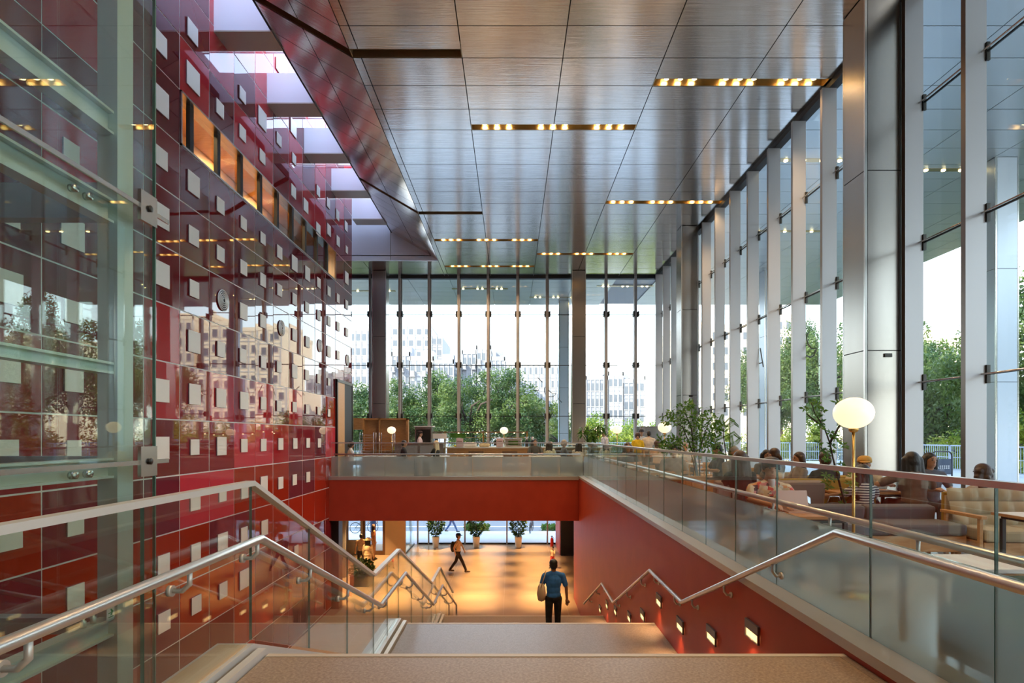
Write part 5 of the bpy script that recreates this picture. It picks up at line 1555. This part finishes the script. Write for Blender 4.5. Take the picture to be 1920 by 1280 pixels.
wk_ = person('person in dark cap and dark trousers walking right across the lower hall', (-2.36, 24.9, -4.5), R(-90), 'walk', .99, shirt=(.50, .36, .24), pants=(.035, .022, .024), hat=('cap', (.02, .025, .035)), voxel=.012, shoes=(.10, .06, .03))
bp_ = thing('backpack', 'black backpack on the person walking in the lower hall', 'bag', (-2.59, 24.9, -3.55))
MB().ell((0, 0, .18), (.11, .16, .24), 16, 10).build('bag_body', M['black'], bp_)
MB().tube([(.05, .10, .36), (.20, .10, .42), (.30, .10, .28), (.26, .10, .10), (.05, .10, .06)], .018, 6).tube([(.05, -.10, .36), (.20, -.10, .42), (.30, -.10, .28), (.26, -.10, .10), (.05, -.10, .06)], .018, 6).build('strap', M['black'], bp_)
person('small child in a cream t-shirt and red shorts in the lower hall', (1.85, 25.8, -4.5), R(150), 'walk', .56, shirt=(.66, .50, .34), pants=(.5, .03, .03), voxel=.02, shorts=True, hair='short')
person('person in a straw hat and tan dress, seen from behind in the lower hall', (-6.15, 24.3, -4.5), R(-5), 'stand', .93, coat=.03, sleeve='long', shirt=(.66, .50, .34), pants=(.66, .50, .34), hat=('brim', (.70, .56, .36)), hair='bob', voxel=.014, female=True, skirt=True)
person('person with dark hair standing close behind the one in the straw hat', (-6.68, 25.2, -4.5), R(20), 'stand', .95, shirt=(.50, .34, .24), pants=(.02, .02, .03), voxel=.016)
person('person with long brown hair in an orange outfit by the glass door', (-6.72, 27.6, -4.5), R(-60), 'stand', .98, shirt=(.50, .20, .08), pants=(.42, .22, .12), hair='long', hairm='hairbrown', voxel=.014, female=True)
person('person in blue jeans walking outside beyond the lower glass wall', (-3.75, 35.2, -4.5), R(-90), 'walk', 1.0, shirt=(.10, .15, .28), pants=(.06, .12, .28), voxel=.03)
person('person in dark blue standing outside the glass door at lower left', (-8.2, 33.6, -4.5), R(30), 'stand', 1.0, shirt=(.04, .08, .20), pants=(.03, .05, .12), voxel=.03)
fe = thing('fire_extinguisher', 'red fire extinguisher on the floor at the right end of the lower glass wall', 'fire extinguisher', (2.15, 30.7, -4.5))
MB().lathe([(.08, 0), (.085, .03), (.085, .40), (.05, .47), (.02, .50), (.02, .54)], seg=16).build('cylinder', M['red'], fe); MB().box(-.05, -.02, .54, .05, .02, .58).tube([(.02, 0, .54), (.11, 0, .45), (.10, 0, .2)], .012, 6).build('nozzle', M['dark'], fe)
small('exit_notice', 'white notice on the red wall beside the lower glass wall', 'notice', MB().box(-.005, -.12, 0, 0, .12, .45), M['paper'], (XR + .115, 29.5, -2.55))

# ---------------------------------------------------------------- outside: fences, sign, bicycles, hedges
def fence_run(p0, p1, label, h=1.13, step=.125, z=-.04):
    p0, p1 = Vector(p0), Vector(p1); L = (p1 - p0).length; d = (p1 - p0) / L
    t = thing('railing', label, 'railing', (p0.x, p0.y, z))
    t.rotation_euler = (0, 0, math.atan2(d.y, d.x))
    MB().box(0, -.03, h - .05, L, .03, h).box(0, -.015, h * .52, L, .015, h * .52 + .03).box(0, -.02, .08, L, .02, .12).build('rails', M['fence'], t)
    n = int(L / 2.2)
    for k in range(n + 1): MB().box(L * k / n - .03, -.03, 0, L * k / n + .03, .03, h).build('post', M['fence'], t)
    b = MB()
    for k in range(int(L / step)): b.box(k * step, -.008, .12, k * step + .016, .008, h - .05)
    o = b.build('bars', M['fence'], t); o['kind'] = 'stuff'
fence_run((18.9, 6), (18.9, 33.8), 'pale blue railing at the edge of the right terrace')
fence_run((-15, 33.9), (18.8, 33.9), 'pale railing at the edge of the terrace beyond the far glass wall')

sg_ = thing('sign_stand', 'dark sign board in a rounded tube frame on the terrace by the railing', 'sign', (13.9, 18.4, -.04), R(6))
def arc(cx, cz, r_, a0, a1, n=6): return [(cx + r_ * math.cos(R(a0 + (a1 - a0) * k / n)), 0, cz + r_ * math.sin(R(a0 + (a1 - a0) * k / n))) for k in range(n + 1)]
MB().tube([(-.36, 0, .05)] + arc(-.20, .86, .16, 180, 90) + arc(.20, .86, .16, 90, 0) + [(.36, 0, .05)], .022, 8).build('tube_frame', M['dark'], sg_)
MB().box(-.335, -.012, .28, .335, .012, .78).build('board', mat('sign_board_blue', (.045, .065, .11), .5), sg_)
for x in (-.36, .36): MB().tube([(x, -.22, .0), (x, 0, .12), (x, .22, .0)], .018, 6).build('foot', M['dark'], sg_)
def text(body, size, loc, rot, m, parent, name='lettering', align='LEFT', ext=.002):
    c = bpy.data.curves.new(name, 'FONT'); c.body = body; c.size = size; c.extrude = ext; c.align_x = align
    o = bpy.data.objects.new(name, c); COL.objects.link(o); c.materials.append(m); o.location = loc; o.rotation_euler = rot; o.parent = parent
    dg = bpy.context.evaluated_depsgraph_get(); me = bpy.data.meshes.new_from_object(o.evaluated_get(dg)); 
    o2 = bpy.data.objects.new(name, me); COL.objects.link(o2); o2.location = loc; o2.rotation_euler = rot; o2.parent = parent
    bpy.data.objects.remove(o)
    return o2
text('IA', .20, (-.29, -.016, .46), (R(90), 0, 0), M['paper'], sg_)
gl = MB()
for k in range(5):       # small characters to the right of the big letters
    x = -.09 + .075 * k
    for zz_ in (.47, .51, .55): gl.box(x, -.018, zz_, x + .05, -.013, zz_ + .012)
    gl.box(x + .02, -.018, .46, x + .03, -.013, .57)
gl.box(-.09, -.018, .42, .08, -.013, .427)
gl.build('small_characters', M['paper'], sg_)

def bicycle(label, loc, rz, col):
    t = thing('bicycle', label, 'bicycle', loc, rz, 'bicycles parked outside the lower glass wall')
    for x in (-.52, .52):
        w_ = MB(); w_.tube([(x + .32 * math.cos(a * PI / 12), 0, .34 + .32 * math.sin(a * PI / 12)) for a in range(24)], .022, 6, closed=True)
        for k in range(6): w_.tube([(x, 0, .34), (x + .31 * math.cos(k * PI / 3), 0, .34 + .31 * math.sin(k * PI / 3))], .004, 4)
        w_.build('wheel', M['dark'], t)
    MB().tube([(-.52, 0, .34), (-.08, 0, .30), (.38, 0, .72), (-.16, 0, .70), (-.08, 0, .30)], .018, 6).tube([(-.52, 0, .34), (-.16, 0, .72), (-.20, 0, .88)], .016, 6).tube([(.52, 0, .34), (.36, 0, .82), (.34, 0, .98)], .018, 6).build('frame', cloth(col), t)
    MB().tube([(.30, -.27, 1.02), (.38, -.1, .98), (.38, .1, .98), (.30, .27, 1.02)], .014, 6).build('handlebar', M['dark'], t)
    MB().ell((-.20, 0, .92), (.13, .07, .035), 10, 6).build('saddle', M['black'], t)
    return t
for (x, y, rz, c_, lab) in ((-4.5, 35.3, 75, (.10, .05, .05), 'bicycle outside, left of the walking person in jeans'), (1.2, 35.3, 80, (.06, .04, .05), 'bicycle outside at the right, seen nearly end on'), (-9.1, 35.0, 15, (.05, .05, .06), 'bicycle outside the glass door at lower left')):
    bicycle(lab, (x, y, -4.5), R(rz), c_)
def hedge(label, x0, x1, y, h, seed):
    q = random.Random(seed); b = MB()
    for k in range(1200):
        p = Vector((q.uniform(x0, x1), y + q.uniform(-.3, .3), -4.56 + h * q.random() ** .6)); leaf_quad(b, p, rv(q), rv(q), .16, .08)
    o = b.build('hedge', M['hedge']); o['kind'] = 'stuff'; tag(o, label, 'hedge')
hedge('low clipped hedge beside the road, beyond the walking person', -3.0, -1.5, 36.3, .36, 1)
hedge('low clipped hedge beside the road at the right of the lower view', 1.9, 4.4, 36.3, .36, 2)

# wire drawings hung inside the glass
def strokes(label, lines, Y, name='wire_drawing', f=None):
    pts = []
    t = thing(name, label, 'wire drawing', (W(*lines[0][0], Y)))
    b = MB()
    for l in lines: b.tube([W(x, y, Y) for (x, y) in l], .018, 6)
    b.build('bent_wire', M['dark'], t, world=True)
A7 = lambda x, y: (720 + x * .15625, 580 + y * .15625)
A6 = lambda x, y: (1000 + x * .1875, 550 + y * .1875)
strokes('zigzag wire lettering hung before the far glass, left of centre', [[A7(820, 915), A7(888, 970), A7(830, 1040)], [A7(510, 970), A7(545, 935)], [A7(643, 915), A7(643, 1010)]], YF + .026)
strokes('zigzag wire lettering hung before the far glass, in the middle', [[A7(1185, 1035), A7(1225, 920), A7(1245, 940)], [A7(1340, 920), A7(1385, 1010)], [A7(1415, 985), A7(1435, 920), A7(1490, 1055), A7(1530, 920)]], YF + .026)
strokes('wire crescent with short rays hung before the far glass', [[A6(135, 920), A6(112, 945), A6(108, 975), A6(125, 1015), A6(160, 1032), A6(200, 1030), A6(228, 1000), A6(190, 998), A6(158, 975), A6(150, 950)],
        [A6(45, 840), A6(90, 888)], [A6(0, 967), A6(55, 967)], [A6(45, 1090), A6(85, 1048)], [A6(250, 1050), A6(285, 1090)]], YF + .026)
B3 = lambda x, y: (1300 + x * .2344, 560 + y * .2344)
def strokes_x(label, lines, X):
    t = thing('wire_drawing', label, 'wire drawing', (X, 14, 4))
    b = MB()
    for l in lines:
        P = []
        for (x, y) in l:
            Y = F * X / (x - 960); P.append((X, Y, CZ - (y - 816) * Y / F))
        b.tube(P, .016, 6)
    b.build('bent_wire', M['dark'], t, world=True)
strokes_x('wire crescent hung at the right glass wall between two fins', [[B3(918, 275), B3(905, 310), B3(915, 360), B3(945, 400), B3(985, 398), B3(965, 450), B3(935, 470), B3(905, 455)], [B3(1000, 475), B3(1015, 510)]], XG + .024)
strokes_x('wire letter hung at the right glass wall, left of the crescent', [[B3(535, 395), B3(560, 545)], [B3(500, 525), B3(552, 510)]], XG + .024)

# ---------------------------------------------------------------- trees
def crown_mesh(name, m, rx, rz, n, L, seed):
    q = random.Random(seed); b = MB()
    cl = []
    for k in range(38):
        v = rv(q); r_ = q.uniform(.35, .92); cl.append((Vector((v.x * rx * r_, v.y * rx * r_, v.z * rz * r_)), q.uniform(.18, .34) * rx))
    for k in range(n):
        c_, r_ = cl[k % len(cl)]
        v = rv(q); p = c_ + v * r_ * q.uniform(.6, 1.05)
        leaf_quad(b, p, rv(q), (v + rv(q) * .6).normalized(), L * q.uniform(.7, 1.4), L * .6)
    me = b.mesh(name, m); return me
CM = [crown_mesh('crown_a', M['leafA'], 3.6, 3.4, 15000, .19, 1), crown_mesh('crown_b', M['leafA'], 3.2, 3.8, 15000, .18, 2), crown_mesh('crown_c', M['leafB'], 3.2, 2.4, 10000, .18, 3)]
tb_ = MB(); q = random.Random(8)
tb_.tube([(0, 0, -6), (.1, 0, -3.5), (.0, .1, -1.5)], [.26, .2, .15], 8)
for k in range(9):
    a = k * .7; e1 = Vector((math.cos(a) * 1.2, math.sin(a) * 1.2, -.6 + .12 * k)); e2 = Vector((math.cos(a + .3) * 2.0, math.sin(a + .3) * 2.0, -.3 + .12 * k))
    tb_.tube([(0, .1, -1.8 + .12 * k), e1, e2], [.10, .07, .03], 6)
TM = tb_.mesh('trunk', M['trunk'])
def tree(label, x, y, ztop, k, s=1.0, zs=1.0, group='street trees', base=-4.6):
    h = (3.4, 3.8, 2.4)[k] * zs
    cz = ztop - h
    t = thing('tree', label, 'tree', (x, y, base), group=group)
    c_ = bpy.data.objects.new('crown', CM[k]); COL.objects.link(c_); c_.parent = t; c_.location = (0, 0, cz - base); c_.scale = (s, s, zs); c_.rotation_euler = (0, 0, x * 1.7 + y)
    w_ = bpy.data.objects.new('trunk', TM); COL.objects.link(w_); w_.parent = t; w_.location = (0, 0, cz - base); w_.scale = (1, 1, (cz - base) / 6.0)
    return t
wh = ['left of the left dark column', 'just right of the left dark column', 'behind the oven cabinet', 'behind the middle of the display shelf', 'behind the middle wire lettering', 'below the pale flat block', 'below the wire crescent']
for i, (x, tp) in enumerate(((-14.6, 5.4), (-9.6, 6.3), (-6.8, 6.6), (-3.4, 6.9), (-.3, 6.6), (2.0, 5.4), (-12.0, 5.0))):
    tree('round green street tree ' + wh[i], x * 1.0, 46 + (i % 3) * 2.5, tp + 0.2, i % 2, 1.05, .95)
tree('thin green tree in front of the slim outdoor column', 4.4, 44, 3.6, 1, .6, .6)
for i, (x, tp, lab) in enumerate(((7.2, 3.7, 'yellow-green tree left of the pale tower, low'), (10.0, 3.2, 'yellow-green tree below the pale tower'), (13.6, 3.4, 'yellow-green tree right of the pale tower'), (-16.5, 4.2, 'yellow-green tree at the far left edge of the glass wall'), (17.5, 3.4, 'yellow-green tree by the corner of the two glass walls'), (5.0, 2.6, 'yellow-green tree under the wire crescent'))):
    tree(lab, x, 48 + i, tp, 2, 1.0, 1.0, 'yellow-green trees')
ords = ['first', 'second', 'third', 'fourth', 'fifth', 'sixth', 'seventh', 'eighth', 'ninth', 'tenth', 'eleventh', 'twelfth']
ty = [(24.6, 17.0, 9.5), (25.0, 22.5, 9.0), (24.6, 27.2, 8.6), (23.6, 32.0, 7.4), (24.8, 37.5, 10.3), (24.0, 43.0, 10.6), (25.0, 49.0, 10.8), (26.0, 55.0, 11.4), (27.0, 62.0, 12.0), (24.0, 10.5, 9.6), (30.0, 70.0, 12.2), (29.0, 35.0, 9.4)]
for i, (x, y, tp) in enumerate(ty):
    tree('tall dense green tree beyond the right terrace, %s counted away from the viewer' % ords[(i + 1) % 12], x, y, tp, i % 2, 1.0, 1.25)
for i, (x, y) in enumerate(((24.6, 3.5), (25.0, -4.0), (24.5, -12.0))):  # unseen trees, added so the big steel column mirrors less bright sky
    tree('tall green tree beyond the right terrace, beside or behind the viewer, %s from the front' % ords[i], x, y, 9.4, i % 2, 1.0, 1.25)
for i, (x, y) in enumerate(((22.0, 26.0), (22.2, 33.0), (22.0, 41.0), (22.3, 49.5), (22.0, 19.0))):
    tree('low yellow-green shrub tree just beyond the right railing, %s counted from left' % ords[4 - i if i < 4 else 4], x, y, 2.9, 2, .9, .9, 'shrub trees along the right railing')

# ---------------------------------------------------------------- buildings
_wm = {}
def window_mesh(w, h):
    k = (round(w, 2), round(h, 2))
    if k not in _wm:
        b = MB(); b.box(-w / 2, -.05, 0, w / 2, .02, h, 0); b.box(-w / 2 - .15, -.12, -.16, w / 2 + .15, .02, -.04, 1)
        _wm[k] = b.mesh('window', [M['win'], M['bld1']])
    return _wm[k]
def building(label, x0, x1, y, depth, ztop, m, nb=8, fh=3.0, bal=0, ww=.55, rotz=0.0, roof=True, side=0):
    # front faces -Y, local origin at front left corner
    t = thing('apartment_building', label, 'building', (x0, y, -4.6), rotz, 'apartment blocks beyond the trees')
    Wd = x1 - x0; Ht = ztop + 4.6
    MB().box(0, 0, 0, Wd, depth, Ht).build('walls', m, t)
    if roof:
        MB().box(Wd * .3, depth * .3, Ht, Wd * .3 + min(3.2, Wd * .6), depth * .3 + 3, Ht + 2.4).build('roof_house', m, t)
        MB().box(-.1, -.1, Ht, Wd + .1, .1, Ht + .8).box(-.1, depth - .1, Ht, Wd + .1, depth + .1, Ht + .8).box(-.1, -.1, Ht, .1, depth, Ht + .8).box(Wd - .1, -.1, Ht, Wd + .1, depth, Ht + .8).build('parapet', m, t)
    nf = int((Ht - 6.5) / fh)
    for f in range(nf):
        z = Ht - (f + 1) * fh + .9
        if z + 4 < 4.5: continue
        for k in range(nb):
            bx = Wd * (k + .5) / nb
            o = bpy.data.objects.new('window', window_mesh(Wd / nb * ww, 1.45)); COL.objects.link(o); o.parent = t; o.location = (bx, 0, z)
            if bal and (k + f // 3) % bal == 0:
                w_ = Wd / nb * .42
                MB().box(bx - w_, -1.0, z - .9, bx + w_, 0, z - .75).box(bx - w_, -1.0, z - .75, bx + w_, -.92, z + .15).box(bx - w_, -1, z - .75, bx - w_ + .08, 0, z + .15).box(bx + w_ - .08, -1, z - .75, bx + w_, 0, z + .15).build('balcony', m, t)
        for k in range(side):
            o = bpy.data.objects.new('window', window_mesh(depth / side * .5, 1.45)); COL.objects.link(o); o.parent = t; o.rotation_euler = (0, 0, R(90) ); o.location = (Wd, depth * (k + .5) / side, z)
    # thin vertical ribs and floor bands
    b = MB()
    for f in range(1, nf + 1): b.box(-.04, -.08, Ht - f * fh, Wd + .04, 0, Ht - f * fh + .16)
    for k in range(nb + 1): b.box(Wd * k / nb - .12, -.16, 0, Wd * k / nb + .12, 0, Ht)
    b.build('facade_ribs', M['bld2'] if m is not M['bld3'] else M['bld1'], t)
    return t
def bpx(label, xa, xb, ytop, D, depth, m, **kw):
    X0, X1 = (xa - 960) * D / F, (xb - 960) * D / F
    return building(label, X0, X1, D, depth, CZ + (816 - ytop) * D / F, m, **kw)
bpx('tall white apartment tower at the upper left of the far glass', 733, 808, 612, 150, 22, M['bld1'], nb=5, side=3)
bpx('slim grey-sided tower joined right of the tall white tower', 809, 829, 630, 150, 20, M['bld2'], nb=2, roof=False)
bpx('apartment block between left edge and left dark column', 655, 700, 620, 120, 16, M['bld1'], nb=4)
bpx('grey balconied block left, below the tall white tower', 735, 768, 668, 104, 14, M['bld2'], nb=4, bal=2)
bpx('white balconied block under the tall white tower', 769, 812, 676, 104, 14, M['bld1'], nb=4, bal=2)
bpx('grey stepped balconied block in the left centre', 813, 850, 682, 104, 14, M['bld2'], nb=4, bal=2, side=2)
bpx('narrow white block beside the centre-left mullion', 851, 866, 694, 108, 10, M['bld1'], nb=2)
bpx('grey block with roof house in the centre', 867, 893, 664, 108, 14, M['bld2'], nb=3, bal=2)
bpx('taller white block in the centre', 894, 920, 655, 108, 16, M['bld1'], nb=3, bal=3)
bpx('grey balconied block right of the centre', 921, 946, 676, 108, 14, M['bld2'], nb=3, bal=2, side=2)
bpx('wide flat white block with small windows, right centre', 948, 1062, 684, 125, 16, M['bld1'], nb=11, ww=.38, fh=2.9)
bpx('grey block with square windows right of the dark column', 1099, 1140, 712, 110, 14, M['bld2'], nb=5, ww=.5)
bpx('white tower with stepped top right of the dark column', 1141, 1168, 704, 110, 14, M['bld1'], nb=3)
bpx('narrow grey block with open landings beside the white tower', 1169, 1188, 718, 110, 12, M['bld2'], nb=2, ww=.7)
bpx('pale block at the right of the white tower', 1189, 1209, 712, 110, 12, M['bld1'], nb=2)
building('sunlit warm-coloured tower beyond the right-hand trees, farther one', 33, 47, 112, 18, 22.5, M['bld3'], nb=7, ww=.5, fh=3.0)
building('sunlit warm-coloured tower beyond the right-hand trees, nearer one', 48.5, 57, 112, 18, 24.5, M['bld3'], nb=5, ww=.5)
building('pinkish block seen through the trees right of the big column', 52, 66, 72, 14, 13.5, M['bld3'], nb=8, ww=.5, rotz=R(12))
